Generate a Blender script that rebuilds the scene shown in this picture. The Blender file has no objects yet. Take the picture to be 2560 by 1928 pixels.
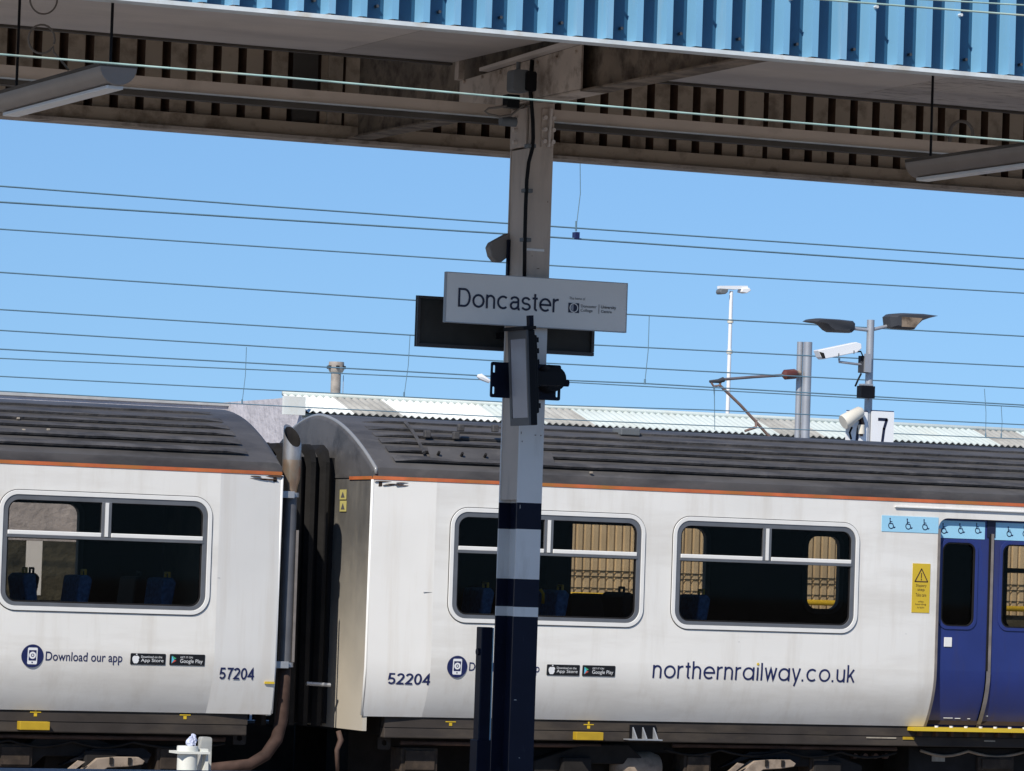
import bpy, bmesh, math, random
from mathutils import Vector, Matrix
from mathutils.geometry import tessellate_polygon
random.seed(7)
scene = bpy.context.scene
COL = scene.collection

# ------------------------------------------------------------------ camera
PW, PH, FPX = 2560.0, 1928.0, 11000.0
YAW, PITCH, ROLL = 0.42694, 0.043536, 0.032983
EYE = Vector((0.0, 0.0, 2.36))
_s, _c = math.sin, math.cos
FWD = Vector((_s(YAW)*_c(PITCH), _c(YAW)*_c(PITCH), _s(PITCH)))
_r0 = Vector((_c(YAW), -_s(YAW), 0.0)); _u0 = _r0.cross(FWD)
RGT = _r0*_c(ROLL) + _u0*_s(ROLL)
UPV = _u0*_c(ROLL) - _r0*_s(ROLL)
cd = bpy.data.cameras.new('Camera'); cam = bpy.data.objects.new('Camera', cd); COL.objects.link(cam)
cd.sensor_width = 36.0; cd.lens = FPX/PW*36.0; cd.clip_start = 0.1; cd.clip_end = 5000.0
cam.matrix_world = Matrix(((RGT.x, UPV.x, -FWD.x, EYE.x), (RGT.y, UPV.y, -FWD.y, EYE.y), (RGT.z, UPV.z, -FWD.z, EYE.z), (0, 0, 0, 1)))
scene.camera = cam

# ------------------------------------------------------------------ light
SUN = Vector((-0.64, -0.565, 0.76)).normalized()          # towards the sun
world = bpy.data.worlds.new('World'); scene.world = world; world.use_nodes = True
wn = world.node_tree; bgn = wn.nodes['Background']
sky = wn.nodes.new('ShaderNodeTexSky'); sky.sky_type = 'NISHITA'; sky.sun_disc = False
sky.sun_elevation = math.asin(SUN.z); sky.sun_rotation = math.atan2(SUN.x, SUN.y)
sky.altitude = 0; sky.air_density = 1.0; sky.dust_density = 0.0; sky.ozone_density = 10.0
# lift the sky's horizon a little so that its deep blue reaches down to the roofs, as on this clear day
wtc = wn.nodes.new('ShaderNodeTexCoord'); wmp = wn.nodes.new('ShaderNodeMapping')
wmp.inputs['Location'].default_value = (0, 0, 0.075); wmp.inputs['Scale'].default_value = (1, 1, 0.6)
wn.links.new(wtc.outputs['Generated'], wmp.inputs['Vector']); wn.links.new(wmp.outputs[0], sky.inputs['Vector'])
wn.links.new(sky.outputs[0], bgn.inputs[0]); bgn.inputs[1].default_value = 0.112
sd = bpy.data.lights.new('sun', 'SUN'); sd.energy = 5.0; sd.angle = math.radians(0.53); sd.color = (1.0, 0.94, 0.84)
sun = bpy.data.objects.new('sun', sd); COL.objects.link(sun); sun.location = (0, 0, 60)
sun.rotation_euler = (-SUN).to_track_quat('-Z', 'Y').to_euler()
vs = scene.view_settings; vs.view_transform = 'Standard'; vs.look = 'None'; vs.exposure = 0.0; vs.gamma = 1.0; vs.use_curve_mapping = False

# ------------------------------------------------------------------ pixel helpers (photograph pixel -> point on a real plane)
def ray(px, py): return FWD + RGT*((px-PW/2)/FPX) - UPV*((py-PH/2)/FPX)
def onY(px, py, Y):
    v = ray(px, py); return EYE + v*((Y-EYE.y)/v.y)
def onZ(px, py, z):
    v = ray(px, py); return EYE + v*((z-EYE.z)/v.z)
def onX(px, py, x):
    v = ray(px, py); return EYE + v*((x-EYE.x)/v.x)

# ------------------------------------------------------------------ materials
MATS = {}
def mat(name, col, rough=0.6, metal=0.0, var=0.12, scale=3.0, bump=0.0, bscale=40.0, stain=None, samt=0.0, sscale=(6, 6, 0.6), sth=0.55, emit=None, spec=0.5, stain2=None, s2amt=0.0, s2scale=(2, 2, 2), s2th=0.6):
    m = bpy.data.materials.new(name); m.use_nodes = True; t = m.node_tree; N = t.nodes; L = t.links
    b = N['Principled BSDF']; b.inputs['Roughness'].default_value = rough; b.inputs['Metallic'].default_value = metal
    b.inputs['Specular IOR Level'].default_value = spec
    tc = N.new('ShaderNodeTexCoord')
    nz = N.new('ShaderNodeTexNoise'); nz.inputs['Scale'].default_value = scale; nz.inputs['Detail'].default_value = 5.0
    L.new(tc.outputs['Object'], nz.inputs['Vector'])
    r = N.new('ShaderNodeMapRange'); r.inputs[1].default_value = 0.3; r.inputs[2].default_value = 0.7; r.inputs[3].default_value = 1-var; r.inputs[4].default_value = 1+var
    L.new(nz.outputs[0], r.inputs[0])
    mx = N.new('ShaderNodeVectorMath'); mx.operation = 'SCALE'; mx.inputs[0].default_value = col[:3]
    L.new(r.outputs[0], mx.inputs['Scale']); out = mx.outputs[0]
    for (sc, sa, ss, st) in ((stain, samt, sscale, sth), (stain2, s2amt, s2scale, s2th)):
        if sc is None: continue
        mp = N.new('ShaderNodeMapping'); mp.inputs['Scale'].default_value = ss; L.new(tc.outputs['Object'], mp.inputs['Vector'])
        n2 = N.new('ShaderNodeTexNoise'); n2.inputs['Scale'].default_value = 1.0; n2.inputs['Detail'].default_value = 6.0; n2.inputs['Roughness'].default_value = 0.65
        L.new(mp.outputs[0], n2.inputs['Vector'])
        r2 = N.new('ShaderNodeMapRange'); r2.inputs[1].default_value = st-0.07; r2.inputs[2].default_value = st+0.12; r2.inputs[3].default_value = 0.0; r2.inputs[4].default_value = sa
        L.new(n2.outputs[0], r2.inputs[0])
        mc = N.new('ShaderNodeMix'); mc.data_type = 'RGBA'; L.new(r2.outputs[0], mc.inputs[0]); L.new(out, mc.inputs[6]); mc.inputs[7].default_value = (*sc, 1)
        out = mc.outputs[2]
    L.new(out, b.inputs['Base Color'])
    if bump > 0:
        nb = N.new('ShaderNodeTexNoise'); nb.inputs['Scale'].default_value = bscale; nb.inputs['Detail'].default_value = 4.0; L.new(tc.outputs['Object'], nb.inputs['Vector'])
        bp = N.new('ShaderNodeBump'); bp.inputs['Strength'].default_value = 1.0; bp.inputs['Distance'].default_value = bump
        L.new(nb.outputs[0], bp.inputs['Height']); L.new(bp.outputs[0], b.inputs['Normal'])
    MATS[name] = m; return m

def glassmat(name, tint, rough=0.02):
    m = bpy.data.materials.new(name); m.use_nodes = True; t = m.node_tree; N = t.nodes; L = t.links; N.clear()
    o = N.new('ShaderNodeOutputMaterial'); mx = N.new('ShaderNodeMixShader'); fr = N.new('ShaderNodeFresnel'); fr.inputs[0].default_value = 1.17
    tr = N.new('ShaderNodeBsdfTransparent'); tr.inputs[0].default_value = (*tint, 1); gl = N.new('ShaderNodeBsdfGlossy'); gl.inputs['Roughness'].default_value = rough
    L.new(fr.outputs[0], mx.inputs[0]); L.new(tr.outputs[0], mx.inputs[1]); L.new(gl.outputs[0], mx.inputs[2]); L.new(mx.outputs[0], o.inputs[0])
    MATS[name] = m; return m

mat('ballast', (0.215, 0.19, 0.165), 0.9, var=0.45, scale=9, bump=0.03, bscale=14)
mat('asphalt', (0.20, 0.20, 0.21), 0.85, var=0.2, scale=2.5, bump=0.003, bscale=90)
mat('coping', (0.42, 0.42, 0.41), 0.8, var=0.12, scale=4)
mat('brick_dark', (0.045, 0.038, 0.034), 0.9, var=0.3, scale=5, spec=0.2)
mat('rail_steel', (0.16, 0.11, 0.08), 0.6, metal=0.5, var=0.2)
mat('fascia_trough_shade', (0.018, 0.080, 0.155), 0.42, var=0.10, scale=3)  # trough blue darkened to deepen the shadow between the ribs
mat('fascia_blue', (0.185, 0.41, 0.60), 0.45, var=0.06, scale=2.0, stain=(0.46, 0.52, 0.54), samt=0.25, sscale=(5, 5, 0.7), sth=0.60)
mat('fascia_trim', (0.62, 0.66, 0.66), 0.5, var=0.12, scale=8, stain=(0.42, 0.32, 0.18), samt=0.45, sscale=(7, 7, 7), sth=0.6)
mat('steel_beige', (0.64, 0.53, 0.43), 0.6, var=0.07, scale=3, stain=(0.33, 0.25, 0.18), samt=0.4, sscale=(4, 4, 4), sth=0.62)
mat('canopy_beige', (0.55, 0.45, 0.36), 0.75, var=0.14, scale=3, stain=(0.11, 0.07, 0.042), samt=0.8, sscale=(5, 5, 5), sth=0.57)
mat('canopy_inner', (0.52, 0.40, 0.285), 0.8, var=0.12, scale=2, stain=(0.13, 0.085, 0.05), samt=0.8, sscale=(4, 4, 4), sth=0.56)
mat('soffit_grey', (0.63, 0.545, 0.47), 0.7, var=0.08, scale=1.5, stain=(0.42, 0.37, 0.33), samt=0.35, sscale=(0.7, 2.4, 2), sth=0.52)
mat('soffit_grey_b', (0.52, 0.45, 0.39), 0.7, var=0.09, scale=1.7, stain=(0.34, 0.30, 0.265), samt=0.4, sscale=(0.7, 2.4, 2), sth=0.5)
mat('soffit_peel', (0.60, 0.52, 0.45), 0.75, var=0.08, scale=2, stain=(0.13, 0.08, 0.05), samt=0.85, sscale=(5, 17, 9), sth=0.60)
mat('rust_and_shade', (0.13, 0.078, 0.05), 0.9, var=0.35, scale=6, spec=0.1)  # rust brown; in the rib cavities it also paints in their shade
mat('roof_dark', (0.09, 0.075, 0.06), 0.9, var=0.25, scale=3)
mat('timber_rot', (0.22, 0.165, 0.115), 0.85, var=0.3, scale=4, stain=(0.06, 0.04, 0.025), samt=0.9, sscale=(6, 6, 6), sth=0.52)
mat('column_beige', (0.53, 0.435, 0.355), 0.6, var=0.08, scale=3, stain=(0.25, 0.205, 0.17), samt=0.5, sscale=(7, 7, 1.2), sth=0.56)
mat('column_white', (0.66, 0.64, 0.61), 0.45, var=0.05, scale=3, stain=(0.40, 0.36, 0.31), samt=0.45, sscale=(9, 9, 1.4), sth=0.63)
mat('navy_paint', (0.007, 0.009, 0.021), 0.42, var=0.15, scale=5, stain=(0.10, 0.11, 0.14), samt=0.35, sscale=(14, 14, 4), sth=0.70, spec=0.15)
mat('sign_white', (0.76, 0.735, 0.69), 0.4, var=0.035, scale=2.2)
mat('sign_edge', (0.34, 0.34, 0.34), 0.5, metal=0.3)
mat('ink', (0.009, 0.011, 0.035), 0.5, var=0.02)
mat('ink_soft', (0.10, 0.095, 0.095), 0.55, var=0.02)
mat('sign_back', (0.042, 0.043, 0.041), 0.55, var=0.2, scale=5, spec=0.15)
mat('black_metal', (0.008, 0.008, 0.010), 0.45, var=0.2, spec=0.15)
mat('black_cable', (0.008, 0.008, 0.009), 0.5, var=0.1, spec=0.15)
mat('box_grey', (0.13, 0.14, 0.145), 0.6, var=0.15, scale=6)
mat('screen_grey', (0.30, 0.30, 0.33), 0.25, var=0.06, scale=6)
mat('screen_frame', (0.06, 0.058, 0.06), 0.45, var=0.1)
mat('speaker_beige', (0.25, 0.215, 0.185), 0.55, var=0.08)
mat('housing_grey', (0.24, 0.195, 0.16), 0.4, metal=0.0, var=0.1, scale=5)
mat('diffuser', (0.72, 0.71, 0.68), 0.3, var=0.04)
mat('coil', (0.19, 0.165, 0.14), 0.7, var=0.1)
mat('copper_green', (0.34, 0.49, 0.44), 0.45, var=0.3, scale=5, stain=(0.55, 0.5, 0.36), samt=0.6, sscale=(1.5, 1.5, 1.5), sth=0.55)
mat('wire_dark', (0.11, 0.20, 0.26), 0.5, var=0.1)
mat('train_white', (0.785, 0.762, 0.715), 0.30, var=0.04, scale=0.9, bump=0.010, bscale=1.1, stain=(0.50, 0.44, 0.36), samt=0.32, sscale=(4, 4, 0.45), sth=0.57, stain2=(0.62, 0.585, 0.53), s2amt=0.55, s2scale=(0.45, 0.45, 2.6), s2th=0.54)
mat('train_panel', (0.755, 0.735, 0.695), 0.4, var=0.04, scale=1.2, bump=0.003, bscale=1.7, stain=(0.50, 0.42, 0.32), samt=0.20, sscale=(8, 8, 0.5), sth=0.55)
mat('train_roof', (0.080, 0.075, 0.073), 0.55, var=0.16, scale=2.2, bump=0.003, bscale=9, stain=(0.032, 0.03, 0.03), samt=0.8, sscale=(0.9, 3, 3), sth=0.52, stain2=(0.15, 0.14, 0.13), s2amt=0.5, s2scale=(3, 6, 6), s2th=0.66)
mat('roof_rib_paint', (0.072, 0.067, 0.065), 0.7, var=0.35, scale=5, bump=0.014, bscale=12, stain=(0.03, 0.028, 0.028), samt=0.8, sscale=(2.5, 8, 8), sth=0.52)
mat('stripe_orange', (0.52, 0.13, 0.045), 0.5, var=0.2, scale=5, stain=(0.36, 0.16, 0.03), samt=0.8, sscale=(2, 2, 2), sth=0.52)
mat('rust', (0.085, 0.045, 0.026), 0.85, var=0.5, scale=20, stain=(0.05, 0.03, 0.02), samt=0.7, sscale=(20, 20, 20), sth=0.5)
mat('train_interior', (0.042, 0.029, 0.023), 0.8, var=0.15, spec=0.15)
mat('seat_blue', (0.06, 0.18, 0.42), 0.85, var=0.35, scale=30)
mat('seat_dark', (0.014, 0.014, 0.018), 0.7, var=0.2)
mat('yellow_paint', (0.62, 0.42, 0.02), 0.5, var=0.12, scale=10)
mat('yellow_bright', (0.62, 0.43, 0.03), 0.5, var=0.05)
mat('yellow_dirty', (0.42, 0.27, 0.012), 0.6, var=0.15, scale=8)
mat('end_sticker', (0.48, 0.42, 0.14), 0.6, var=0.1)
mat('frame_alu', (0.21, 0.21, 0.215), 0.4, metal=0.55, var=0.1, scale=6)
mat('frame_dark', (0.045, 0.043, 0.045), 0.5, var=0.15)
mat('trim_white', (0.76, 0.745, 0.71), 0.38, var=0.04, scale=5)
mat('rubber', (0.014, 0.013, 0.013), 0.7, var=0.2, spec=0.15)
mat('seal_grey', (0.20, 0.175, 0.16), 0.6, var=0.2, scale=8)
mat('end_grey', (0.125, 0.118, 0.108), 0.5, var=0.14, scale=1.6, stain=(0.24, 0.215, 0.175), samt=0.75, sscale=(2.2, 2.2, 0.8), sth=0.56, stain2=(0.06, 0.056, 0.052), s2amt=0.6, s2scale=(3, 3, 1.0), s2th=0.55)
mat('end_cream', (0.36, 0.315, 0.25), 0.55, var=0.12, scale=2, stain=(0.20, 0.16, 0.12), samt=0.6, sscale=(7, 7, 0.7), sth=0.53)
mat('bellows', (0.015, 0.014, 0.0135), 0.7, var=0.3, scale=4, bump=0.004, bscale=20, spec=0.15)
mat('pipe_steel', (0.42, 0.39, 0.36), 0.36, metal=0.7, var=0.2, scale=6, stain=(0.16, 0.10, 0.07), samt=0.5, sscale=(8, 8, 2), sth=0.58)
mat('pipe_grey', (0.13, 0.13, 0.14), 0.5, metal=0.3, var=0.15, scale=5)
mat('pipe_heat', (0.46, 0.32, 0.22), 0.30, metal=0.7, var=0.25, scale=5, stain=(0.42, 0.40, 0.32), samt=0.8, sscale=(9, 9, 5), sth=0.55)
mat('pipe_rust', (0.085, 0.048, 0.036), 0.75, var=0.3, scale=9)
mat('elbow_rust', (0.055, 0.033, 0.026), 0.8, var=0.35, scale=9, spec=0.2)
mat('solebar', (0.045, 0.038, 0.034), 0.75, var=0.2, scale=3, stain=(0.10, 0.08, 0.06), samt=0.5, sscale=(1.4, 4, 5), sth=0.55, spec=0.15)
mat('under_rust', (0.045, 0.034, 0.027), 0.85, var=0.35, scale=7, spec=0.2, stain=(0.10, 0.072, 0.05), samt=0.6, sscale=(9, 9, 9), sth=0.56)
mat('under_dark', (0.020, 0.018, 0.017), 0.8, var=0.3, scale=5, spec=0.15)
mat('bogie_tan', (0.30, 0.235, 0.18), 0.8, var=0.22, scale=6, stain=(0.10, 0.075, 0.055), samt=0.6, sscale=(7, 7, 7), sth=0.57)
mat('door_blue', (0.022, 0.036, 0.165), 0.35, var=0.10, scale=2, bump=0.002, bscale=2, stain=(0.05, 0.04, 0.06), samt=0.45, sscale=(6, 6, 0.7), sth=0.58)
mat('label_blue', (0.33, 0.62, 0.80), 0.45, var=0.03)
mat('navy_ink', (0.012, 0.018, 0.085), 0.45, var=0.03)
mat('badge_black', (0.010, 0.010, 0.012), 0.4, var=0.05)
mat('badge_white', (0.80, 0.80, 0.80), 0.45, var=0.02)
mat('badge_cyan', (0.12, 0.52, 0.72), 0.45, var=0.02)
mat('badge_green', (0.07, 0.42, 0.19), 0.45, var=0.02)
mat('badge_red', (0.62, 0.10, 0.07), 0.45, var=0.02)
mat('shed_roof', (0.49, 0.54, 0.515), 0.7, var=0.10, scale=0.9, stain=(0.44, 0.43, 0.36), samt=0.45, sscale=(0.9, 0.5, 0.5), sth=0.57)
mat('shed_roof_b', (0.70, 0.72, 0.68), 0.7, var=0.10, scale=1.1, stain=(0.52, 0.42, 0.28), samt=0.45, sscale=(0.9, 0.5, 0.5), sth=0.58)
mat('shed_translucent', (0.31, 0.30, 0.27), 0.7, var=0.3, scale=1.5, stain=(0.50, 0.50, 0.46), samt=0.6, sscale=(1.6, 0.4, 0.4), sth=0.56)
mat('gutter_green', (0.20, 0.25, 0.23), 0.6, var=0.2)
mat('shed_cream', (0.62, 0.50, 0.33), 0.7, var=0.14, scale=0.8, stain=(0.34, 0.25, 0.14), samt=0.5, sscale=(3, 3, 0.5), sth=0.56)
mat('shed_fascia', (0.60, 0.61, 0.62), 0.7, var=0.15, scale=1.5)
mat('concrete', (0.45, 0.43, 0.45), 0.85, var=0.14, scale=1.5, bump=0.05, bscale=5)
mat('galv', (0.40, 0.41, 0.43), 0.45, metal=0.45, var=0.1, scale=3)
mat('white_gloss', (0.80, 0.80, 0.80), 0.35, var=0.03)
mat('cream_gloss', (0.68, 0.63, 0.53), 0.4, var=0.06)
mat('lamp_dark', (0.050, 0.052, 0.058), 0.45, var=0.12, spec=0.15)
mat('insulator_brown', (0.115, 0.036, 0.027), 0.3, var=0.15)
mat('arm_brown', (0.21, 0.14, 0.115), 0.6, metal=0.2, var=0.2, scale=5)
mat('arm_steel', (0.20, 0.17, 0.17), 0.5, metal=0.4, var=0.2)
mat('vent_brown', (0.33, 0.29, 0.25), 0.6, var=0.3, scale=6)
mat('vent_base', (0.66, 0.61, 0.50), 0.6, var=0.1)
mat('hydrant_white', (0.72, 0.72, 0.66), 0.45, var=0.05, scale=5)
mat('post_grey', (0.42, 0.42, 0.39), 0.7, var=0.1, scale=8)
mat('paper_blue', (0.55, 0.58, 0.74), 0.6, var=0.2, scale=18)
mat('hedge', (0.055, 0.07, 0.035), 0.9, var=0.5, scale=12)
mat('stone_dark', (0.055, 0.052, 0.036), 0.9, var=0.4, scale=3, bump=0.05, bscale=6)
def soot_blend():
    # exhaust soot from the roof down, paler weathered paint towards the sill: a stain with a ragged edge
    m = MATS['end_grey']; t = m.node_tree; N = t.nodes; L = t.links; b = N['Principled BSDF']
    old = b.inputs['Base Color'].links[0].from_socket
    tc = N.new('ShaderNodeTexCoord'); sx = N.new('ShaderNodeSeparateXYZ'); L.new(tc.outputs['Object'], sx.inputs[0])
    nz = N.new('ShaderNodeTexNoise'); nz.inputs['Scale'].default_value = 2.2; nz.inputs['Detail'].default_value = 6; L.new(tc.outputs['Object'], nz.inputs['Vector'])
    a = N.new('ShaderNodeMath'); a.operation = 'MULTIPLY_ADD'; a.inputs[1].default_value = 0.9; L.new(nz.outputs[0], a.inputs[0]); L.new(sx.outputs['Z'], a.inputs[2])
    r = N.new('ShaderNodeMapRange'); r.inputs[1].default_value = 3.05; r.inputs[2].default_value = 1.6; L.new(a.outputs[0], r.inputs[0])
    mc = N.new('ShaderNodeMix'); mc.data_type = 'RGBA'; L.new(r.outputs[0], mc.inputs[0]); L.new(old, mc.inputs[6]); mc.inputs[7].default_value = (0.50, 0.45, 0.37, 1)
    L.new(mc.outputs[2], b.inputs['Base Color'])
soot_blend()
glassmat('glass', (0.74, 0.72, 0.69))
glassmat('glass_far', (0.90, 0.87, 0.82))

# ------------------------------------------------------------------ object helpers
ROOT = {}                                              # object name -> world origin
def _mesh(bm, name):
    me = bpy.data.meshes.new(name); bm.to_mesh(me); bm.free(); return me
def tag(o, label, cat, group=None, kind=None):
    if label: o['label'] = label
    if cat: o['category'] = cat
    if group: o['group'] = group
    if kind: o['kind'] = kind
    return o
def thing(name, loc, label, cat, group=None):
    o = bpy.data.objects.new(name, None); COL.objects.link(o); o.location = loc; o.empty_display_size = 0.1
    ROOT[o.name] = Vector(loc); return tag(o, label, cat, group)
def obj(name, bm, m, parent=None, smooth=False, label=None, cat=None, group=None, kind=None, bevel=0.0):
    me = bm if isinstance(bm, bpy.types.Mesh) else _mesh(bm, name)
    ms = m if isinstance(m, (list, tuple)) else [m]
    for q in ms: me.materials.append(MATS[q])
    if parent is not None: off = ROOT[parent.name]
    else:
        xs = [v.co for v in me.vertices]
        off = Vector(((min(v.x for v in xs)+max(v.x for v in xs))/2, (min(v.y for v in xs)+max(v.y for v in xs))/2, min(v.z for v in xs)))
    me.transform(Matrix.Translation(-off))
    if smooth:
        for p in me.polygons: p.use_smooth = True
    o = bpy.data.objects.new(name, me); COL.objects.link(o)
    if parent is not None: o.parent = parent
    else: o.location = off
    ROOT[o.name] = off
    if bevel > 0:
        b = o.modifiers.new('bevel', 'BEVEL'); b.width = bevel; b.segments = 2; b.limit_method = 'ANGLE'
    if smooth == 'auto':
        for p in me.polygons: p.use_smooth = True
        es = me.edges
        try: me.set_sharp_from_angle(angle=math.radians(38))
        except Exception: pass
    return tag(o, label, cat, group, kind)
def struct(name, bm, m): return obj(name, bm, m, kind='structure')

def NB(): return bmesh.new()
def hexa(bm, p):                                       # 8 points: bottom ring 0-3, top ring 4-7
    v = [bm.verts.new(q) for q in p]; F = []
    for f in ((3, 2, 1, 0), (4, 5, 6, 7), (0, 1, 5, 4), (1, 2, 6, 5), (2, 3, 7, 6), (3, 0, 4, 7)):
        F.append(bm.faces.new([v[i] for i in f]))
    return F
def box(bm, x0, x1, y0, y1, z0, z1):
    if x0 > x1: x0, x1 = x1, x0
    if y0 > y1: y0, y1 = y1, y0
    if z0 > z1: z0, z1 = z1, z0
    return hexa(bm, [(x0, y0, z0), (x1, y0, z0), (x1, y1, z0), (x0, y1, z0), (x0, y0, z1), (x1, y0, z1), (x1, y1, z1), (x0, y1, z1)])
def bx(*a): bm = NB(); box(bm, *a); return bm
def tube(bm, pts, r, n=10, cap=True):
    pts = [Vector(p) for p in pts]; R = r if isinstance(r, (list, tuple)) else [r]*len(pts); rings = []
    prev = None
    for i, p in enumerate(pts):
        d = (pts[min(i+1, len(pts)-1)]-pts[max(i-1, 0)]).normalized()
        a = Vector((0, 0, 1)) if abs(d.z) < 0.9 else Vector((1, 0, 0))
        if prev is None: e1 = d.cross(a).normalized()
        else: e1 = (prev - d*prev.dot(d)).normalized()
        prev = e1; e2 = d.cross(e1)
        rings.append([bm.verts.new(p + (e1*math.cos(2*math.pi*k/n)+e2*math.sin(2*math.pi*k/n))*R[i]) for k in range(n)])
    for i in range(len(rings)-1):
        for k in range(n):
            bm.faces.new((rings[i][k], rings[i][(k+1) % n], rings[i+1][(k+1) % n], rings[i+1][k]))
    if cap:
        bm.faces.new(rings[0][::-1]); bm.faces.new(rings[-1])
    return bm
def tb(pts, r, n=10): return tube(NB(), pts, r, n)
def poly_xz(loops, y0, y1, bm=None, mi=(0, 0, 0)):     # outline with holes in the XZ plane, given thickness in Y
    bm = bm or NB()
    flat = [p for l in loops for p in l]
    tris = tessellate_polygon([[Vector((p[0], p[1], 0)) for p in l] for l in loops])
    fr = [bm.verts.new((p[0], y0, p[1])) for p in flat]
    bk = [bm.verts.new((p[0], y1, p[1])) for p in flat]
    for t in tris:
        try:
            a = bm.faces.new([fr[i] for i in t]); b = bm.faces.new([bk[i] for i in reversed(t)])
            a.material_index = mi[0]; b.material_index = mi[1]
            a.normal_update()
            if a.normal.y > 0: a.normal_flip()
            b.normal_update()
            if b.normal.y < 0: b.normal_flip()
        except ValueError: pass
    k = 0
    for l in loops:
        n = len(l)
        for i in range(n):
            j = (i+1) % n
            try: bm.faces.new((fr[k+i], fr[k+j], bk[k+j], bk[k+i])).material_index = mi[2]
            except ValueError: pass
        k += n
    bmesh.ops.recalc_face_normals(bm, faces=[f for f in bm.faces if abs(f.normal.y) < 0.5])
    return bm
def prism(pts, d, bm=None):                            # any planar 3D outline swept along vector d
    bm = bm or NB(); d = Vector(d); n = len(pts)
    a = [bm.verts.new(p) for p in pts]; b = [bm.verts.new(Vector(p)+d) for p in pts]
    bm.faces.new(a[::-1]); bm.faces.new(b)
    for i in range(n): bm.faces.new((a[i], a[(i+1) % n], b[(i+1) % n], b[i]))
    bmesh.ops.recalc_face_normals(bm, faces=bm.faces); return bm
def rrect(x0, x1, z0, z1, r, n=5):
    o = []
    for (cx, cz, a0) in ((x1-r, z0+r, -90), (x1-r, z1-r, 0), (x0+r, z1-r, 90), (x0+r, z0+r, 180)):
        for i in range(n+1):
            a = math.radians(a0+90*i/n); o.append((cx+r*math.cos(a), cz+r*math.sin(a)))
    return o
def disc(cx, cz, r, n=28, sx=1.0): return [(cx+r*sx*math.cos(2*math.pi*i/n), cz+r*math.sin(2*math.pi*i/n)) for i in range(n)]
def stroke(bm, pts, w, y):                             # flat painted line in the XZ plane
    for a, b in zip(pts[:-1], pts[1:]):
        d = Vector((b[0]-a[0], b[1]-a[1])); 
        if d.length < 1e-6: continue
        d.normalize(); nx, nz = -d.y*w/2, d.x*w/2; ex, ez = d.x*w*0.25, d.y*w*0.25
        v = [bm.verts.new(q) for q in ((a[0]+nx-ex, y, a[1]+nz-ez), (a[0]-nx-ex, y, a[1]-nz-ez), (b[0]-nx+ex, y, b[1]-nz+ez), (b[0]+nx+ex, y, b[1]+nz+ez))]
        bm.faces.new(v)
    return bm
def text_mesh(s, x0, x1, z0, z1, y, bold=0.0, shear=0.0):
    cu = bpy.data.curves.new('t', 'FONT'); cu.body = s; cu.size = 1.0; cu.resolution_u = 4; cu.offset = bold; cu.shear = shear
    o = bpy.data.objects.new('t', cu); COL.objects.link(o)
    dg = bpy.context.evaluated_depsgraph_get(); me = bpy.data.meshes.new_from_object(o.evaluated_get(dg))
    bpy.data.objects.remove(o); bpy.data.curves.remove(cu); me.materials.clear()
    xs = [v.co.x for v in me.vertices]; ys = [v.co.y for v in me.vertices]
    ax, bx_, ay, by_ = min(xs), max(xs), min(ys), max(ys)
    for v in me.vertices:
        u = (v.co.x-ax)/(bx_-ax); w = (v.co.y-ay)/(by_-ay)
        v.co = (x0+u*(x1-x0), y, z0+w*(z1-z0))
    return me
def ribbon(bm, pts, w, y, closed=False):               # one mitred stroke, no overlapping quads
    pts = [Vector(p) for p in pts]; n = len(pts); L_, R_ = [], []
    for i in range(n):
        if closed: a, b = pts[(i-1) % n], pts[(i+1) % n]
        else: a, b = pts[max(i-1, 0)], pts[min(i+1, n-1)]
        p = pts[i]; d0 = (p-a).normalized() if (p-a).length > 1e-9 else (b-p).normalized(); d1 = (b-p).normalized() if (b-p).length > 1e-9 else d0
        t = (d0+d1); t = t.normalized() if t.length > 1e-6 else d0
        nn = Vector((-t.y, t.x)); k = min(1/max(abs(nn.dot(Vector((-d0.y, d0.x)))), 0.35), 2.2)
        L_.append(bm.verts.new((p.x+nn.x*w/2*k, y, p.y+nn.y*w/2*k))); R_.append(bm.verts.new((p.x-nn.x*w/2*k, y, p.y-nn.y*w/2*k)))
    for i in range(n if closed else n-1):
        j = (i+1) % n; bm.faces.new((L_[i], R_[i], R_[j], L_[j]))
def EA(cx, cy, rx, ry, a0, a1, n=14): return [(cx+rx*math.cos(math.radians(a0+(a1-a0)*i/n)), cy+ry*math.sin(math.radians(a0+(a1-a0)*i/n))) for i in range(n+1)]
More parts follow.
